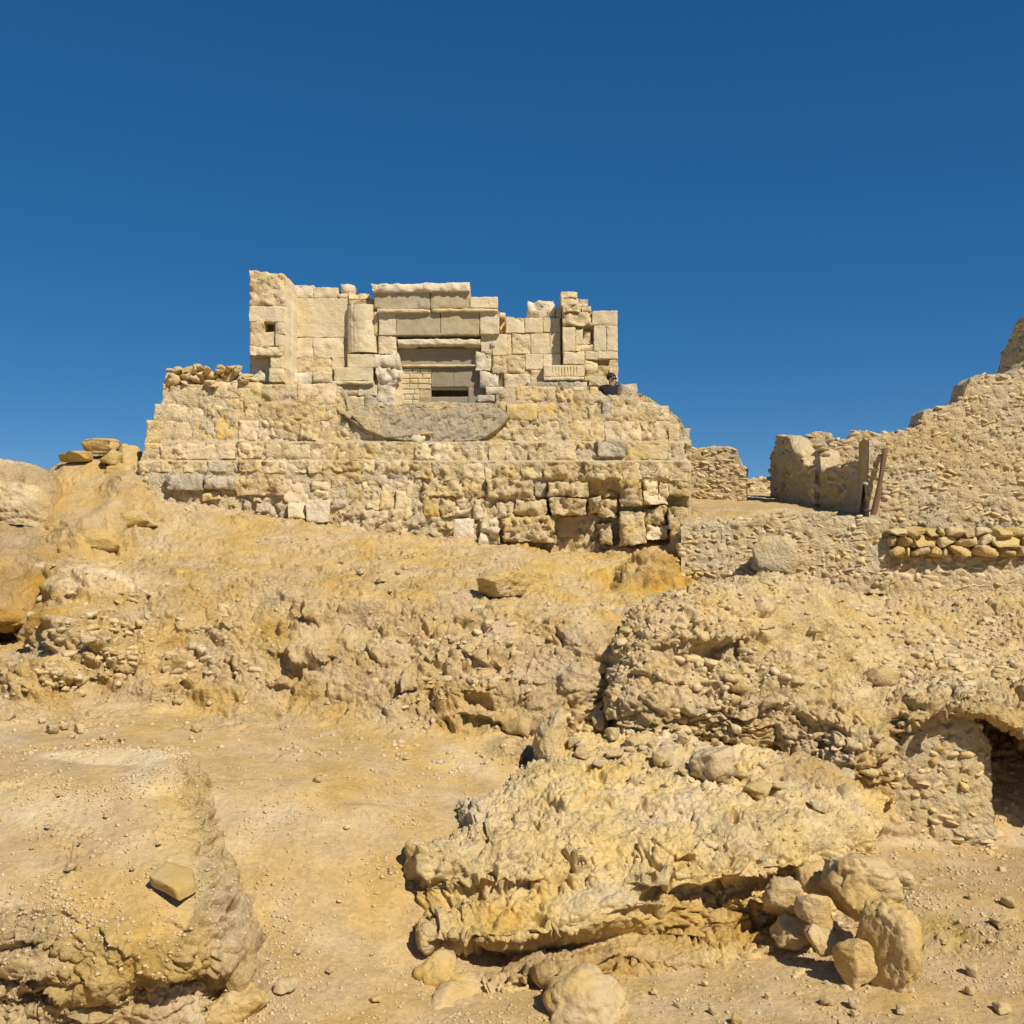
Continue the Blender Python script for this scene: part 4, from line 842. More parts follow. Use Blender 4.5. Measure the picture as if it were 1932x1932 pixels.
    link('half_column', mesh_np('half_column', G.reshape(-1, 3), gridfaces(m_, n_), M['fine']), root)
    b(Z1, 803, 690, 1010, 782, .30, 'fine', .012, .05, name='column_base')
    b(Z1, 1022, 562, 1152, 690, .22, 'stone', .02, .03); b(Z1, 985, 380, 1024, 560, .18, 'stone', .02, .03)
    # entablature
    b(Z1, 0, 0, 0, 0, .34, 'white', .025, .04, name='cornice', quad=[Z1(967, 190), Z1(1675, 172), Z1(1675, 238), Z1(985, 246)])
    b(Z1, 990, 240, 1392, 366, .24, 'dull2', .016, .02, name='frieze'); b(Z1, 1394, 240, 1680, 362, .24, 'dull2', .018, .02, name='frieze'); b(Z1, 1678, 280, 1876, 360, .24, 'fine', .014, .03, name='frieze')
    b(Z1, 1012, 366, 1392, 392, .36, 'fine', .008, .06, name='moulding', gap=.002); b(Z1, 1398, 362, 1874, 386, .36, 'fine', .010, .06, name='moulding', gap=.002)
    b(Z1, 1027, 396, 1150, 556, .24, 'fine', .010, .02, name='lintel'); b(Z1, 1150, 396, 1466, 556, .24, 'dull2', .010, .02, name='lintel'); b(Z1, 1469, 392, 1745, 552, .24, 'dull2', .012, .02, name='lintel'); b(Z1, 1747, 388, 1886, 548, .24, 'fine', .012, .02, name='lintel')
    # doorway: beams, blocking wall
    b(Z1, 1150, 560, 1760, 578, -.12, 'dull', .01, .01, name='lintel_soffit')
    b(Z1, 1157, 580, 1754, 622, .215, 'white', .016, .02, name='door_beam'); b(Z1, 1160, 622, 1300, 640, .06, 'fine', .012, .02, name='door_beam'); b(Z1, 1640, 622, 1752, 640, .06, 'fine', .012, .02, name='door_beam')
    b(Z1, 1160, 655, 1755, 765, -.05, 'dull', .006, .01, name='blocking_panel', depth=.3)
    b(Z1, 1285, 618, 1660, 660, -.5, 'dark', .01, name='slot_shade_plate', depth=.1); b(Z1, 1160, 618, 1290, 660, -.05, 'dull', .006, .01, name='blocking_panel', depth=.3); b(Z1, 1655, 618, 1755, 660, -.05, 'dull', .006, .01, name='blocking_panel', depth=.3)  # added upper slot, its dark plate standing for the shadow under the beam
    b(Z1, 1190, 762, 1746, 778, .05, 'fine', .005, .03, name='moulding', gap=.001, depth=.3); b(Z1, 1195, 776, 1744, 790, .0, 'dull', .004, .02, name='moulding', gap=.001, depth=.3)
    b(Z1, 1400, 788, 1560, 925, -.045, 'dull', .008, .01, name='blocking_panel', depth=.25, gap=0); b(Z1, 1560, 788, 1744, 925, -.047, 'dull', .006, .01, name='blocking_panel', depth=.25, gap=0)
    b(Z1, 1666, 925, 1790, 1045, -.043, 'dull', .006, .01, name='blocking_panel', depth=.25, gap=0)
    y = 792; k = 0
    while y < 1050:      # small pale bricks at the left of the blocking
        x = 1188 - (35 if k % 2 else 0); lim = 1402 if y < 905 else 1312
        while x < lim - 8:
            wd = rs.choice((58, 78, 92)); x1 = min(lim, x + wd)
            if x1 > 1192: b(Z1, max(1188, x), y, x1, y + 36, -.04 + rs.uniform(-.004, .01), 'fine' if rs.random() < .8 else 'stone', .005, .012, name='brick', depth=.2, gap=.006, jit=.3, cell=.07)
            x = x1 + 1
        y += 37; k += 1
    b(Z1, 1188, 800, 1400, 1050, -.06, 'core', .004, .01, name='brick_mortar', depth=.15)
    b(Z1, 1312, 926, 1666, 942, -.09, 'fine', .004, .01, name='slot_lintel', depth=.2); b(Z1, 1312, 995, 1666, 1045, -.06, 'dull', .006, .02, name='slot_sill', depth=.2)
    b(Z1, 1300, 900, 1680, 1050, -.75, 'dark', .01, .01, name='slot_shade_plate', depth=.1)  # dark plate gives the lower slot its shade by colour
    # left jamb stub and plinth
    b(Z1, 0, 0, 0, 0, .30, 'white', .04, .06, name='broken_jamb', quad=[Z1(985, 690), Z1(1165, 680), Z1(1190, 800), Z1(980, 770)])
    b(Z1, 0, 0, 0, 0, .30, 'white', .04, .06, name='broken_jamb', quad=[Z1(1000, 770), Z1(1192, 800), Z1(1165, 900), Z1(1015, 900)])
    b(Z1, 1018, 900, 1145, 1070, .26, 'white', .03, .05, name='broken_jamb'); b(Z1, 1145, 880, 1190, 1060, .05, 'fine', .02, .03, name='door_jamb')
    b(Z1, 398, 820, 545, 908, .30, 'white', .018, .03, name='plinth_block'); b(Z1, 547, 812, 708, 900, .30, 'stone', .03, .05, name='plinth_block')
    b(Z1, 708, 784, 982, 880, .36, 'fine', .012, .03, name='pedestal'); b(Z1, 680, 880, 986, 906, .42, 'stone', .010, .07, name='moulding', gap=.002)
    b(Z1, 540, 908, 705, 990, .26, 'pink', .02, .04, name='plinth_block'); b(Z1, 705, 908, 880, 986, .30, 'stone', .015, .03, name='plinth_block'); b(Z1, 880, 908, 1012, 986, .30, 'fine', .02, .03, name='plinth_block')
    b(Z1, 560, 988, 750, 1095, .26, 'stone', .03, .04, name='plinth_block'); b(Z1, 752, 988, 920, 1098, .30, 'stone', .02, .04, name='plinth_block'); b(Z1, 922, 988, 1018, 1095, .28, 'grey', .025, .04, name='plinth_block')
    # right of the doorway
    for a in [(640, 352, 790, 538, .14, 'fine', .012), (640, 542, 735, 690, .12, 'fine', .012), (737, 542, 862, 720, .14, 'fine', .014), (862, 545, 895, 720, .02, 'fine', .01),
              (800, 350, 850, 400, -.05, 'stone', .03), (800, 400, 830, 540, -.22, 'yellow', .03), (850, 405, 1010, 530, .02, 'fine', .02), (1012, 400, 1168, 530, .02, 'fine', .012), (1170, 400, 1320, 526, .02, 'fine', .012),
              (905, 535, 1060, 710, .02, 'stone', .025), (1060, 535, 1230, 710, .02, 'fine', .018), (1230, 528, 1320, 710, .015, 'fine', .012),
              (590, 692, 735, 852, .12, 'white', .035), (737, 722, 860, 872, .18, 'stone', .035), (862, 722, 1015, 872, .16, 'stone', .035), (1017, 712, 1170, 842, .05, 'fine', .012), (1172, 712, 1320, 832, .04, 'fine', .012),
              (628, 855, 790, 990, .14, 'white', .03), (790, 870, 832, 1000, .05, 'stone', .03), (835, 880, 1062, 1005, .20, 'stone', .02), (1062, 842, 1172, 965, .16, 'stone', .03),
              (680, 990, 832, 1052, .22, 'white', .018), (835, 1005, 930, 1060, .12, 'stone', .03), (608, 1056, 758, 1116, .34, 'grey', .018), (762, 1056, 885, 1135, .36, 'grey', .018)]:
        b(Z2, *a[:4], a[4], a[5], a[6], .008 + a[6] * .7)
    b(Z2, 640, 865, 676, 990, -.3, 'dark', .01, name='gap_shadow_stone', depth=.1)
    b(Z2, 722, 614, 758, 646, .16, 'metal', .001, .004, name='survey_plate', depth=.02, gap=0, jit=0)
    b(Z2, 732, 622, 748, 638, .165, 'fine', .001, .004, name='survey_mark', depth=.02, gap=0, jit=0)
    b(Z2, 1034, 252, 1272, 398, .0, 'white', .04, .10, name='capping_stone', depth=.4)
    b(Z2, 1276, 320, 1330, 400, -.05, 'stone', .03, .06)
    b(Z2, 1172, 806, 1526, 905, .36, 'fine', .010, .03, name='pedestal')
    for k in range(9): b(Z2, 1250 + k * 26, 812, 1268 + k * 26, 895, .372, 'fine', .004, .012, name='carved_rib', gap=.001, cell=.05, jit=.2, depth=.02)
    b(Z2, 1178, 905, 1522, 936, .46, 'white', .012, .06, name='moulding', gap=.002)
    b(Z2, 1030, 948, 1302, 1010, .42, 'grey', .012, .03, name='plinth_block'); b(Z2, 1304, 945, 1548, 1012, .42, 'grey', .012, .03, name='plinth_block')
    # right pier
    P = .34
    for a in [(1322, 178, 1462, 232, 'stone', .025), (1326, 232, 1474, 292, 'fine', .016), (1476, 242, 1556, 302, 'stone', .025), (1500, 302, 1580, 350, 'stone', .02), (1338, 292, 1500, 350, 'stone', .045), (1340, 350, 1590, 470, 'stone', .05), (1590, 340, 1808, 466, 'fine', .016),
              (1340, 480, 1450, 690, 'fine', .016), (1604, 468, 1712, 686, 'fine', .010), (1714, 468, 1810, 686, 'fine', .012), (1345, 690, 1526, 798, 'fine', .014), (1528, 688, 1640, 760, 'fine', .016), (1640, 688, 1810, 752, 'fine', .012),
              (1528, 762, 1640, 940, 'stone', .03), (1735, 760, 1812, 950, 'stone', .02), (1640, 810, 1732, 900, 'stone', .03), (1560, 900, 1735, 985, 'stone', .025)]:
        b(Z2, *a[:4], P + rs.uniform(-.01, .02), a[4], a[5], .008 + a[5] * .7)
    b(Z2, 1450, 492, 1512, 632, P - .03, 'fine', .012, .04, name='niche_fragment'); b(Z2, 1514, 500, 1586, 628, P - .12, 'stone', .03, .04, name='niche_fragment'); b(Z2, 1450, 630, 1604, 690, P - .02, 'stone', .035, .03)
    b(Z2, 1448, 468, 1606, 500, P - .2, 'core', .02, name='niche_back', depth=.2)
    b(Z2, 1640, 750, 1732, 812, P - .22, 'core', .02, name='niche_back', depth=.2)
    b(Z2, 1322, 190, 1332, 330, P - .12, 'stone', .02, .03)
    b(Z2, 1346, 350, 1806, 960, P - .25, 'core', .015, .02, name='backing', depth=.6)
    return root
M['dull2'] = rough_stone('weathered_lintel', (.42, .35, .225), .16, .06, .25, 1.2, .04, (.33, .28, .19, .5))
make_temple()

# loose stones heaped on the platform corner
def stone_heap():
    rs = random.Random(8)
    L = [(315, 185, 40, 42), (398, 165, 48, 30), (500, 185, 42, 35), (570, 165, 40, 26), (625, 185, 36, 24), (705, 165, 50, 42), (350, 232, 60, 25), (440, 228, 35, 22), (305, 125, 20, 13), (365, 122, 26, 16), (412, 118, 26, 19),
         (455, 135, 22, 18), (490, 112, 28, 18), (540, 124, 22, 15), (500, 150, 38, 18), (350, 140, 30, 14), (625, 133, 30, 16), (645, 106, 18, 12), (680, 116, 18, 14), (722, 108, 26, 16), (735, 130, 22, 16), (600, 155, 24, 14), (660, 150, 22, 16), (565, 204, 28, 14), (410, 205, 34, 16),
         (640, 200, 26, 14), (760, 175, 22, 20), (755, 150, 24, 18), (785, 195, 30, 12), (805, 160, 44, 14), (840, 188, 40, 12), (470, 175, 20, 20), (290, 205, 22, 24), (600, 215, 30, 12), (745, 195, 30, 14)]
    root = empty('dry_stone_heap', PW(*Z3(520, 230), 21.0), label='heap of rounded fieldstones piled along the platform corner', cat='stone heap')
    for (x, y, rx, ry) in L:
        u, v = Z3(x, y); yy = 20.95 + rs.uniform(-.12, .15); q = PW(u, v, yy); k = yy / F * (640 / 1932 * 1932 / 2268)
        stone_inst('stone', rs.choice(SV[rs.choice(('bigr', 'bigr', 'bigr', 'big'))]), q, (rx * k * 1.15, .16 + .05 * rs.random(), ry * k * 1.2), Euler((rs.uniform(-.3, .3), rs.uniform(-.2, .2), rs.uniform(-.5, .5))).to_matrix(), root)
    for i in range(26):      # the layer behind, filling between them
        u, v = Z3(290 + i * 19, 215 - 40 * rs.random()); q = PW(u, v, 21.25); stone_inst('stone', rs.choice(SV['rubble']), q, (.13, .14, .11), Euler((rs.random(), rs.random(), rs.random())).to_matrix(), root)
stone_heap()
u, v = Z4(1440, 135)
block('stone_block', None, [Z4(1385, 92), Z4(1498, 86), Z4(1500, 188), Z4(1380, 180)], 20.9, .5, 'grey', .035, .05, 0, .05, label='grey loose block on the parapet beside the person', cat='stone block')

# =================================================================== BOULDERS AND LOOSE STONES
def boulder(name, label, box, y=None, depth=1.0, mat='rock', seed=1, sub=4, boxy=.8, cuts=6, rough=.16, fine=.05, tilt=(0, 0, 0), cat='boulder', sink=0.0, group=None, stretch=(1, 1, 1), yv=None):
    u0, v0, u1, v1 = box; uc = (u0 + u1) / 2
    if y is None: y = depth_at(uc, yv if yv else min(v1, 1960))
    w_ = (u1 - u0) / F * y / 2; h_ = (v1 - v0) / F * y / 2; d_ = depth * min(w_, h_ * 1.6)
    me = stone_mesh(name, seed, sub, boxy, cuts, rough, mat, fine, stretch, tilt)
    q = PW(uc, (v0 + v1) / 2, y + d_ * .75) - np.array([0, 0, sink])
    o = bpy.data.objects.new(name, me); C.objects.link(o); o.location = Vector([float(c) for c in q]); k = (y + d_ * .75) / y; o.scale = (w_ * k, d_, h_ * k)
    return setp(o, label=label, cat=cat, group=group)
M['bldr'] = rough_stone('yellow_boulder', (.585, .42, .185), .2, .1, .55, 1.2)
M['bldr_p'] = rough_stone('pale_boulder', (.60, .46, .25), .2, .1, .6, 1.4)
M['bldr_o'] = rough_stone('ochre_boulder', (.56, .39, .14), .2, .1, .6, 1.2)
M['slab'] = rough_stone('tilted_slab', (.50, .355, .145), .12, .08, .3, 1.2)
boulder('boulder', 'rounded boulder sitting alone on the ledge below the platform', (899, 1074, 1004, 1128), depth_at(950, 1126) - .12, 1.1, 'bldr_o', 41, 5, .85, 5, .10, .035, yv=1120)
boulder('boulder', 'large egg shaped boulder standing on end at the foot of the outcrop', (1622, 1700, 1735, 1872), 8.35, .9, 'bldr', 144, 5, .8, 4, .10, .06, tilt=(0, .12, 0))
boulder('boulder', 'flat topped yellow boulder lodged above the standing egg shaped one', (1552, 1608, 1692, 1738), 9.0, 1.0, 'bldr', 45, 5, .6, 5, .12, .05, tilt=(.2, .35, .3))
boulder('boulder', 'angular boulder wedged left of the standing egg shaped one, shaded below', (1572, 1765, 1648, 1855), 8.5, .9, 'bldr', 46, 4, .65, 6, .12, .04, tilt=(0, -.4, 0))
boulder('boulder', 'squarish boulder in the rockfall between outcrop and standing boulder', (1500, 1680, 1575, 1752), 9.0, .9, 'bldr', 47, 4, .6, 6, .1, .04)
boulder('boulder', 'small roundish boulder at the lower edge of the rockfall', (1518, 1742, 1578, 1802), 8.85, .9, 'bldr_p', 48, 4, .8, 5, .1, .05)
boulder('boulder', 'crumbly boulder tucked under the overhang, upper end of the rockfall', (1440, 1655, 1515, 1735), 9.35, .9, 'bldr_p', 49, 4, .7, 6, .15, .06)
boulder('boulder', 'wedge shaped stone between the flat topped boulder and the outcrop', (1500, 1625, 1570, 1690), 9.5, .9, 'bldr', 50, 4, .7, 6, .12, .05)
boulder('boulder', 'long low rock at the foot of the rockfall, half in shadow', (1455, 1725, 1535, 1790), 9.15, .9, 'bldr', 59, 4, .7, 6, .15, .05, tilt=(0, .5, 0))
boulder('boulder', 'pale stone lying beside the flat topped boulder', (1665, 1640, 1720, 1680), None, 1, 'bldr_p', 51, 4, .7, 5, .1, .04)
boulder('boulder', 'domed yellow boulder half buried in the sandy path', (1024, 1822, 1194, 1985), 7.95, 1.0, 'bldr', 152, 5, .9, 3, .14, .04, tilt=(0, .3, 0))
boulder('boulder', 'knob of yellow rock poking from sand under the outcrop lip', (778, 1793, 862, 1888), 8.55, 1.0, 'bldr', 53, 4, .9, 4, .16, .04)
boulder('boulder', 'low broken rock in the sand below the outcrop', (788, 1852, 925, 1945), 8.2, 1.0, 'bldr', 54, 4, .75, 6, .16, .05)
boulder('boulder', 'pale yellow block at the foot of the sandy ledge', (392, 1862, 506, 1960), 7.7, 1.0, 'bldr', 55, 5, .65, 6, .14, .04)
boulder('boulder', 'grey rock slumped under the sandy ledge', (270, 1868, 400, 1970), 7.45, 1.0, 'bldr_p', 56, 5, .7, 6, .2, .06)
def slab():
    y = 8.22; top = [(281, 1652), (312, 1622), (362, 1638), (366, 1662), (334, 1680)]
    ys = [depth_at(a_, b_) - o_ for (a_, b_), o_ in zip(top, (.16, .10, .10, .17, .22))]
    T = np.array([PW(u_, v_, y_) for (u_, v_), y_ in zip(top, ys)]); dn = np.array([.012, .03, -.085])
    ring = []
    for i in range(5):
        p_, q_ = T[i], T[(i + 1) % 5]
        for k in range(6): ring.append(p_ + (q_ - p_) * k / 6)
    ring = np.array(ring); ring += .008 * np.stack([gnoise(ring * 9), gnoise(ring * 9 + 5), gnoise(ring * 9 + 11) * .4], 1)
    c = ring.mean(0); V = []; n_ = len(ring)
    for sc, dz in ((1, 1.0), (1.0, .5), (.985, .06), (.95, 0)): V.append(c + (ring - c) * sc + dn * dz)
    for sc in (.7, .4, .15): 
        r_ = c + (ring - c) * sc; r_ = r_ + np.array([0, 0, 1]) * (.006 + .012 * gnoise(r_ * 7))[:, None]; V.append(r_)
    V = np.concatenate(V); V[n_:2 * n_] += .012 * np.stack([gnoise(V[n_:2 * n_] * 20), gnoise(V[n_:2 * n_] * 20 + 4), 0 * V[n_:2 * n_, 0]], 1)
    Fq = [(k * n_ + i, k * n_ + (i + 1) % n_, (k + 1) * n_ + (i + 1) % n_, (k + 1) * n_ + i) for k in range(6) for i in range(n_)]
    tr = [(6 * n_ + i, 6 * n_ + (i + 1) % n_, 7 * n_) for i in range(n_)]
    me = mesh_np('stone_slab', np.concatenate([V, (c + [0, 0, .008])[None]]), Fq, M['slab'], tris=tr)
    link('stone_slab', me, label='tilted flat brown slab lying on the sandy ledge', cat='stone slab')
slab()
boulder('rock_post', 'upright rock post beside the dark crevice, top of the big outcrop', (1004, 1335, 1078, 1462), 12.0, 1.0, 'bldr_p', 71, 5, .7, 5, .15, .06, tilt=(0, .12, 0), cat='rock')
boulder('boulder', 'hollowed boulder sitting on top of the big outcrop', (1300, 1408, 1388, 1478), None, 1.0, 'bldr_p', 58, 4, .8, 6, .18, .06, yv=1472)
boulder('boulder', 'flat capstone jutting from the bluff above the cave', (1628, 1252, 1692, 1300), None, 1.2, 'bldr_p', 60, 4, .6, 5, .1, .05, tilt=(0, .25, 0), yv=1290)
boulder('boulder', 'mud plastered lump bulging from the retaining wall', (1414, 1008, 1506, 1092), 17.25, .6, 'mud', 61, 4, .6, 5, .16, .05)
# stack on the left crest
boulder('boulder', 'flat ochre slab at the low end of the crest stack', (106, 850, 172, 872), 20.9, 1.2, 'bldr_o', 62, 4, .5, 4, .08, .03)
boulder('boulder', 'topmost ochre boulder of the crest stack', (158, 827, 228, 858), 21.2, 1.2, 'bldr_o', 63, 4, .6, 6, .1, .03)
boulder('boulder', 'dark browned block in the middle of the crest stack', (184, 848, 232, 882), 20.8, 1.2, 'bldr_o', 64, 4, .6, 6, .1, .04)
boulder('boulder', 'rounded yellow boulder of the crest stack, next to the platform', (212, 838, 268, 900), 21.1, 1.0, 'bldr_o', 65, 4, .8, 5, .1, .03)
boulder('boulder', 'lumpy ochre boulder at the lower edge of the crest stack', (196, 872, 256, 915), 20.7, 1.0, 'bldr_o', 66, 4, .7, 6, .15, .05)
boulder('boulder', 'ochre boulder overhanging a hollow on the left slope', (232, 962, 300, 1000), None, 1.0, 'bldr_o', 67, 4, .7, 6, .15, .05, yv=995)
boulder('boulder', 'brown wedge of rock at the edge of the layered rock', (158, 1008, 232, 1042), None, 1.0, 'bldr_o', 68, 4, .6, 6, .15, .05, yv=1038)

# loose stones, traced one by one
def loose(lst, label, group, mats, seed, fl=.75):
    rs = random.Random(seed)
    for (u, v, w_, h_) in lst:
        y = depth_at(u, v + h_ * .3)
        if y > 100: continue
        k = y / F; q = PW(u, v, y - .01)
        stone_inst('loose_stone', rs.choice(SV['bigr' if w_ > 12 else rs.choice(mats)]), q, (w_ * k / 2, (w_ + h_) * k * .27, h_ * k / 2), Euler((rs.uniform(-.3, .3), rs.uniform(-.25, .25), rs.uniform(-1, 1))).to_matrix(), None, label=label, cat='stone', group=group)
loose([(1905, 1700, 26, 16), (1888, 1738, 40, 18), (1835, 1690, 18, 14), (1780, 1775, 16, 10), (1835, 1830, 30, 24), (1890, 1900, 30, 22), (1830, 1868, 16, 14), (1890, 1640, 14, 10)], 'small pale stone lying on the sand beside the standing boulder', 'stones on the right sand', ('rock', 'rock', 'rubble'), 1)
loose([(1610, 1892, 22, 20), (1560, 1890, 24, 18), (1612, 1912, 18, 12), (1592, 1936, 24, 16), (1390, 1925, 22, 18), (1345, 1905, 16, 14), (1280, 1896, 16, 10), (1235, 1870, 14, 10), (1330, 1855, 12, 8), (1450, 1880, 14, 9), (1700, 1905, 20, 14)], 'small pale stone on the sandy path below the rockfall', 'stones on the path', ('rock', 'rock', 'rubble'), 2)
loose([(850, 1860, 16, 9), (708, 1884, 26, 12), (622, 1830, 14, 10), (560, 1795, 16, 10), (488, 1880, 16, 8), (850, 1872, 14, 8), (700, 1800, 10, 6), (640, 1700, 10, 6), (655, 1560, 12, 8), (600, 1470, 16, 10), (815, 1780, 16, 12), (880, 1700, 14, 8), (500, 1760, 9, 6), (735, 1640, 10, 7)], 'small stone half sunk in the sand hollow between ledge and outcrop', 'stones in the sand hollow', ('rock', 'rubble', 'ochre_stone'), 3)
loose([(132, 1636, 22, 16), (250, 1640, 10, 7), (90, 1560, 12, 8), (150, 1590, 10, 7), (300, 1590, 10, 7), (60, 1600, 9, 6), (200, 1540, 10, 6), (110, 1500, 10, 6)], 'pebble sized stone on the sandy ledge', 'pebbles on the ledge', ('grey', 'rubble', 'rock'), 4)
oc = ('rubble', 'rock', 'rock')
loose([(1248, 1432, 44, 26), (1262, 1440, 16, 12), (1290, 1455, 20, 14)], 'grey tan stone to the left of the hollowed boulder on the outcrop', 'stones left of the hollowed boulder', oc, 5)
loose([(1400, 1462, 36, 14), (1375, 1458, 16, 14), (1330, 1482, 18, 10)], 'flat stone lying against the right foot of the hollowed boulder', 'stones right of the hollowed boulder', oc, 15)
loose([(1195, 1400, 30, 20), (1230, 1405, 20, 14), (1350, 1400, 16, 14), (1290, 1395, 24, 18)], 'stone fallen just under the overhanging foot of the mud bluff', 'stones under the bluff', oc, 25)
loose([(1160, 1420, 36, 16), (1128, 1440, 22, 14), (1100, 1420, 30, 18), (1180, 1440, 16, 10)], 'stone on the crumbly shoulder between rock post and hollowed boulder', 'stones on the outcrop shoulder', oc, 35)
loose([(1085, 1400, 26, 22), (1130, 1360, 30, 40), (1090, 1350, 26, 22), (1155, 1385, 24, 24)], 'chunky stone wedged between the rock post and the mud bluff', 'stones beside the rock post', oc, 45)
loose([(1430, 1490, 60, 30)], 'long pale stone lying aslant on the outcrop slope', None, oc, 55)
loose([(1468, 1480, 22, 16)], 'small pale stone touching the upper end of the long aslant stone', None, oc, 56)
loose([(1545, 1520, 40, 22)], 'flat pale stone on the outcrop slope next to the ochre pillar', None, oc, 57)
loose([(100, 1375, 24, 18), (120, 1370, 16, 14), (150, 1375, 18, 20), (80, 1360, 14, 10), (195, 1390, 12, 10), (230, 1395, 16, 7), (165, 1405, 12, 6), (135, 1388, 12, 9), (372, 1372, 20, 14), (10, 1345, 40, 30)], 'pale stone in the scatter below the cemented pebble bank', 'stones under the pebble bank', ('rubble', 'rubble', 'rock'), 6)
loose([(680, 1078, 14, 10), (720, 1095, 20, 8), (750, 1080, 12, 8), (735, 1115, 12, 6), (860, 1118, 8, 5), (1030, 1150, 10, 6), (645, 1060, 10, 6), (560, 1065, 9, 6)], 'small stone on the slope around the lone boulder', 'stones on the upper slope', ('rock', 'ochre_stone'), 7)

loose([(540, 1858, 46, 26)], 'flat pale stone sunk in the path by the pale yellow block', None, ('rock',), 58)
# stones bedded in the bluff, the pebble bank and the outcrop top (parts of what they sit in)
def bedded(parent, gname, n, rng_uv, smin, smax, mats, seed, maxp=300, flat=.7, cond=None):
    G = PATCH[gname]; u, v = PIX(G); nn = normals(G); rs = random.Random(seed); r2 = np.random.default_rng(seed)
    m = np.zeros(u.shape, bool); W = np.zeros(u.shape)
    for (a, b, ru, rv, wt) in rng_uv: W = np.maximum(W, wt * np.exp(-((u - a) / ru) ** 2 - ((v - b) / rv) ** 2))
    vis = (nn[..., 1] < .15) & (u > -80) & (u < 2050); 
    if cond is not None: vis &= cond(u, v)
    W = np.where(vis, W, 0).ravel(); idx = r2.choice(W.size, n, p=W / W.sum()); P3 = G.reshape(-1, 3); N3 = nn.reshape(-1, 3)
    items = []
    for i in idx:
        s_ = smin + (smax - smin) * rs.random() ** 2.2; n_ = N3[i]
        if n_[1] > 0 and n_[2] < 0: n_ = -n_
        rot = Euler((rs.uniform(-.4, .4), rs.uniform(-.35, .35), rs.uniform(-1, 1))).to_matrix()
        items.append((rs.choice(SV[rs.choice(mats)]), P3[i] - n_ * s_ * .15, (s_ * rs.uniform(.8, 1.5), s_ * .8, s_ * flat * rs.uniform(.6, 1.1)), rot))
    items.sort(key=lambda t: -t[2][0])
    for (mm, q, hf, rot) in items[:maxp]: stone_inst('stone', mm, q, hf, rot, parent)
    merged_stones('small_stones', items[maxp:], 'rubble' if mats[0] != 'rock' else 'rock', parent)
bedded(bluff, 'bluff', 1100, [(1350, 1240, 110, 60, 1), (1500, 1250, 120, 60, .5), (1800, 1270, 160, 30, 1.6), (1700, 1200, 220, 60, .5), (1480, 1120, 100, 40, .6), (1230, 1390, 90, 14, 1.2), (1600, 1400, 80, 60, .4), (1540, 1090, 80, 30, .8)], .018, .10, ('rubble', 'rubble', 'rock', 'rock'), 3)
bedded(hill, 'hillside', 900, [(170, 1190, 70, 60, 1), (210, 1240, 60, 26, 1.5), (110, 1275, 70, 26, 1.5), (240, 1110, 50, 25, .6), (400, 950, 90, 18, .5), (850, 1230, 160, 70, .35), (350, 1240, 120, 60, .3), (1110, 1370, 40, 30, .8)], .018, .085, ('rubble', 'rock', 'rock'), 4)
bedded(hill, 'hillside', 330, [(1500, 1770, 60, 40, 1), (1580, 1830, 70, 30, 1), (1690, 1700, 60, 30, 1), (1750, 1680, 90, 30, .7), (1600, 1720, 70, 50, 1.0)], .012, .06, ('rock', 'rock', 'rubble'), 9, maxp=120)
bedded(outcrop, 'outcrop', 260, [(1150, 1420, 120, 26, 1.2), (1350, 1470, 150, 30, .8), (1480, 1700, 60, 40, 1.0), (1250, 1560, 250, 60, .15)], .015, .06, ('rubble', 'rock', 'grey'), 5)

# gravel on the sand
def gravel():
    Vs = []; Fs = []; k = 0; r2 = np.random.default_rng(77)
    oc = np.array([(1, 0, 0), (-1, 0, 0), (0, 1, 0), (0, -1, 0), (0, 0, 1), (0, 0, -1)], float); of = np.array([(0, 2, 4), (2, 1, 4), (1, 3, 4), (3, 0, 4), (2, 0, 5), (1, 2, 5), (3, 1, 5), (0, 3, 5)])
    for nm, n, vmin, vmax in (('hillside', 13000, 1400, 1960), ('ledge', 5000, 1405, 1900), ('shelf', 900, 1600, 1800), ('hillside', 2200, 1000, 1400), ('bluff', 2500, 1090, 1300), ('outcrop', 900, 1380, 1640)):
        G = PATCH[nm]; u, v = PIX(G); nn = normals(G); nz = np.abs(nn[..., 2])
        cl = sstep(-.3, .7, fbm(G.reshape(-1, 3) * 1.3 + 60, 3)).reshape(u.shape)
        W = np.where((v > vmin) & (v < vmax) & (u > -60) & (u < 1990) & (nz > .55), (.15 + cl ** 2), 0) * (G[..., 1] / 8) ** -1
        idx = r2.choice(W.size, n, p=(W / W.sum()).ravel()); P3 = G.reshape(-1, 3)[idx]
        s_ = .006 + .020 * r2.random(n) ** 4 * (1 + .6 * (P3[:, 1] > 12)); s_ *= np.clip(P3[:, 1] / 9, .9, 1.5)
        sh = oc[None] * (s_[:, None, None] * r2.uniform(.5, 1.3, (n, 6, 1))) * np.array([1.2, 1.1, .8])
        a = r2.uniform(0, 6.28, n); ca, sa = np.cos(a)[:, None], np.sin(a)[:, None]
        x = sh[..., 0] * ca - sh[..., 1] * sa; y = sh[..., 0] * sa + sh[..., 1] * ca
        V = np.stack([x, y, sh[..., 2]], -1) + P3[:, None, :] + np.array([0, 0, .002])
        Vs.append(V.reshape(-1, 3)); Fs.append((of[None] + (np.arange(n) * 6)[:, None, None] + k).reshape(-1, 3)); k += n * 6
    me = mesh_np('gravel', np.concatenate(Vs), [], M['rubble_p'], tris=np.concatenate(Fs)); link('gravel', me, kind='stuff', label='fine pale gravel scattered over the sand', cat='gravel')
M['rubble_p'] = rough_stone('pale_gravel', (.56, .42, .235), .3, .1, .2, 1.5)
gravel()

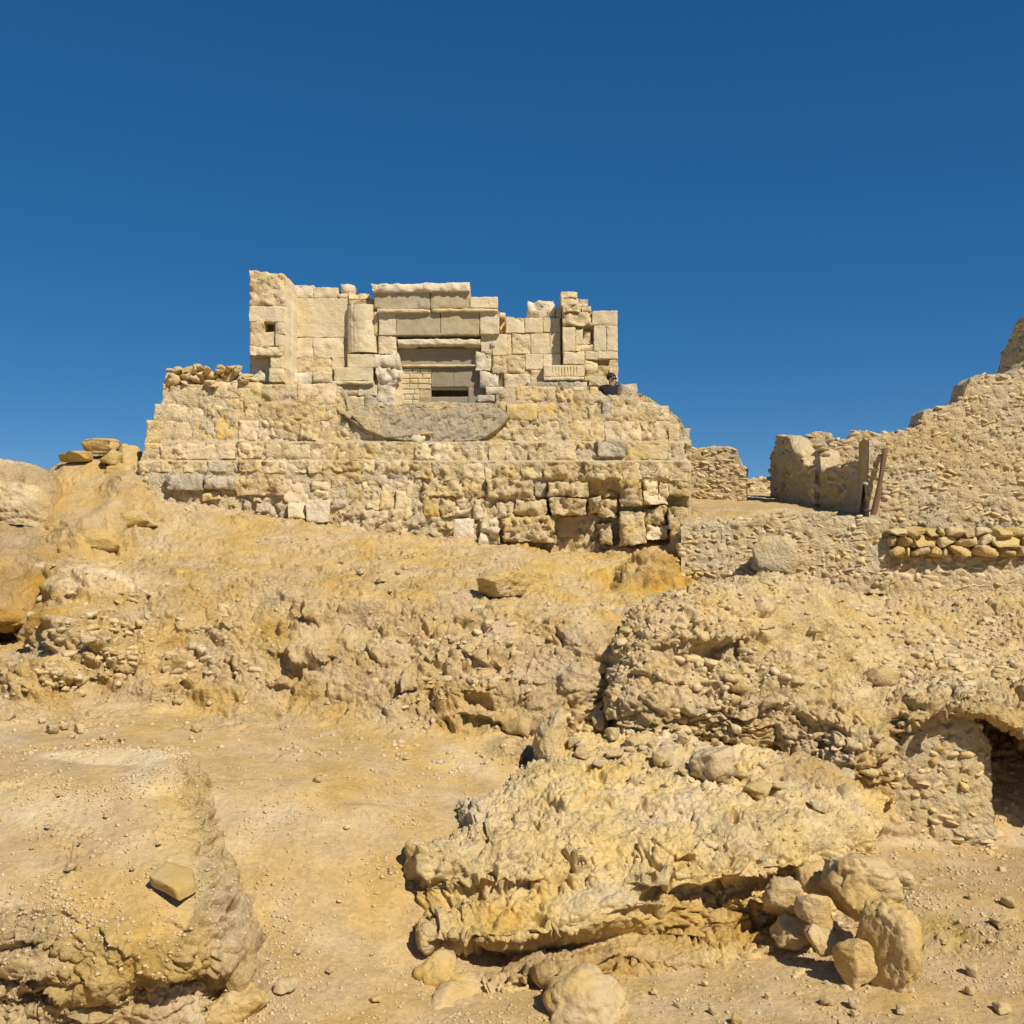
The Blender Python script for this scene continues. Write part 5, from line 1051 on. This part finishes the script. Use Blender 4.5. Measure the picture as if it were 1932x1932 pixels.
# =================================================================== LEANING POLE
def pole():
    a = PW(*Z5(1092, 1158), 18.05); b_ = PW(*Z5(1166, 786), 18.3)
    n = 9; V = []; Fq = []
    for i in range(n):
        t = i / (n - 1); c = a + (b_ - a) * t + np.array([.012 * math.sin(5 * t), 0, 0]); r = .055 - .012 * t + .006 * math.sin(9 * t)
        for k in range(10):
            g = 2 * math.pi * k / 10; V.append(c + np.array([math.cos(g) * r, math.sin(g) * r, 0]))
    for i in range(n - 1):
        for k in range(10): Fq.append((i * 10 + k, i * 10 + (k + 1) % 10, (i + 1) * 10 + (k + 1) % 10, (i + 1) * 10 + k))
    me = mesh_np('wooden_pole', V, Fq, M['wood'], smooth=True, tris=[((n - 1) * 10, (n - 1) * 10 + k, (n - 1) * 10 + k + 1) for k in range(1, 9)])
    link('wooden_pole', me, label='dark wooden pole leaning against the end of the stepped wall', cat='pole')
pole()

# =================================================================== PERSON
def skin_mesh(name, joints, edges, mat, sub=2):
    me = bpy.data.meshes.new(name); me.from_pydata([j[0] for j in joints], edges, []); me.update()
    o = bpy.data.objects.new(name, me); C.objects.link(o)
    md = o.modifiers.new('skin', 'SKIN'); md.use_smooth_shade = True
    for i, j in enumerate(joints):
        sv = me.skin_vertices[0].data[i]; sv.radius = j[1] if isinstance(j[1], tuple) else (j[1], j[1])
    me.skin_vertices[0].data[0].use_root = True
    o.modifiers.new('sub', 'SUBSURF').levels = sub; o.modifiers['sub'].render_levels = sub
    bpy.context.view_layer.update(); dg = bpy.context.evaluated_depsgraph_get()
    m2 = bpy.data.meshes.new_from_object(o.evaluated_get(dg)); bpy.data.objects.remove(o)
    m2.name = name; m2.materials.clear(); m2.materials.append(M[mat])
    for p_ in m2.polygons: p_.use_smooth = True
    return m2
def person():
    hc = PW(1153, 716, 21.95)            # centre of the head
    root = empty('person', (hc[0], hc[1], hc[2] - 1.63), label='person in black with sunglasses and dark hair looking over the parapet', cat='person')
    # local frame: x right, y away from the viewer, z up, feet at 0; the face is turned to the right of the picture
    Jb = [((0, 0, .95), (.16, .12)), ((0, 0, 1.15), (.14, .10)), ((0, 0, 1.40), (.17, .11)), ((.01, 0, 1.47), (.055, .055)), ((.015, -.01, 1.55), (.065, .075)), ((.02, -.01, 1.64), (.078, .095)), ((.012, -.005, 1.72), (.062, .075)),
          ((-.19, .02, 1.455), .06), ((-.24, .03, 1.12), .045), ((-.16, -.12, .92), .032), ((-.13, -.18, .88), .03),
          ((.18, .0, 1.455), .06), ((.33, -.10, 1.40), .047), ((.44, -.25, 1.43), .036), ((.50, -.28, 1.44), .03),
          ((-.09, 0, .86), .09), ((-.10, -.01, .48), .062), ((-.10, .01, .08), .045), ((-.10, -.12, .03), .035),
          ((.09, 0, .86), .09), ((.10, -.01, .48), .062), ((.10, .01, .08), .045), ((.12, -.12, .03), .035),
          ((.095, -.055, 1.615), .014)]
    E = [(0, 1), (1, 2), (2, 3), (3, 4), (4, 5), (5, 6), (2, 7), (7, 8), (8, 9), (9, 10), (2, 11), (11, 12), (12, 13), (13, 14), (0, 15), (15, 16), (16, 17), (17, 18), (0, 19), (19, 20), (20, 21), (21, 22), (5, 23)]
    T = Matrix.Translation(root.location)
    def add(name, me): 
        me.transform(T); return link(name, me, root)
    add('body', skin_mesh('body', Jb, E, 'skin'))
    fat = lambda j, s: (j[0], tuple(c * s for c in j[1]) if isinstance(j[1], tuple) else j[1] * s + .006)
    idx = [0, 1, 2, 3, 7, 8, 9, 11, 12, 13]; mp = {a: k for k, a in enumerate(idx)}
    add('jacket', skin_mesh('jacket', [fat(Jb[a], 1.18) for a in idx], [(mp[a], mp[c]) for a, c in E if a in mp and c in mp], 'cloth'))
    idx = [0, 15, 16, 17, 19, 20, 21]; mp = {a: k for k, a in enumerate(idx)}
    add('trousers', skin_mesh('trousers', [fat(Jb[a], 1.2) for a in idx], [(mp[a], mp[c]) for a, c in E if a in mp and c in mp], 'trousers'))
    def ell(name, c, r, mat, cut=None):
        bm = bmesh.new(); bmesh.ops.create_icosphere(bm, subdivisions=3, radius=1)
        for v_ in bm.verts: v_.co = Vector((v_.co.x * r[0] + c[0], v_.co.y * r[1] + c[1], v_.co.z * r[2] + c[2]))
        if cut: bmesh.ops.bisect_plane(bm, geom=bm.verts[:] + bm.edges[:] + bm.faces[:], plane_co=cut[0], plane_no=cut[1], clear_outer=True)
        me = bpy.data.meshes.new(name); bm.to_mesh(me); bm.free(); me.materials.append(M[mat])
        for p_ in me.polygons: p_.use_smooth = True
        return me
    add('hair', ell('hair', (.002, .012, 1.69), (.105, .115, .095), 'hair', ((.02, -.03, 1.665), Vector((.25, -.35, -.9)))))
    me = bpy.data.meshes.new('sunglasses'); bm = bmesh.new()
    for (cx, cy, sx, sy, ang) in ((.072, -.100, .09, .008, .58), (-.01, -.088, .085, .006, -.12)):
        r_ = bmesh.ops.create_cube(bm, size=1)['verts']; rt = Matrix.Rotation(ang, 3, 'Z')
        for v_ in r_: v_.co = rt @ Vector((v_.co.x * sx, v_.co.y * sy, v_.co.z * .010)) + Vector((cx, cy, 1.652))
    bm.to_mesh(me); bm.free(); me.materials.append(M['lens']); gl = add('sunglasses', me)
    for (x, y) in ((.045, -.105), (.098, -.07)):
        lm = ell('lens', (x, y, 1.642), (.03, .018, .022), 'lens'); lm.transform(T)
        o = bpy.data.objects.new('lens', lm); C.objects.link(o); o.parent = gl; o.matrix_parent_inverse = gl.matrix_basis.inverted() @ Matrix.Translation(-root.location) if False else Matrix.Translation(Vector((0, 0, 0)))
person()
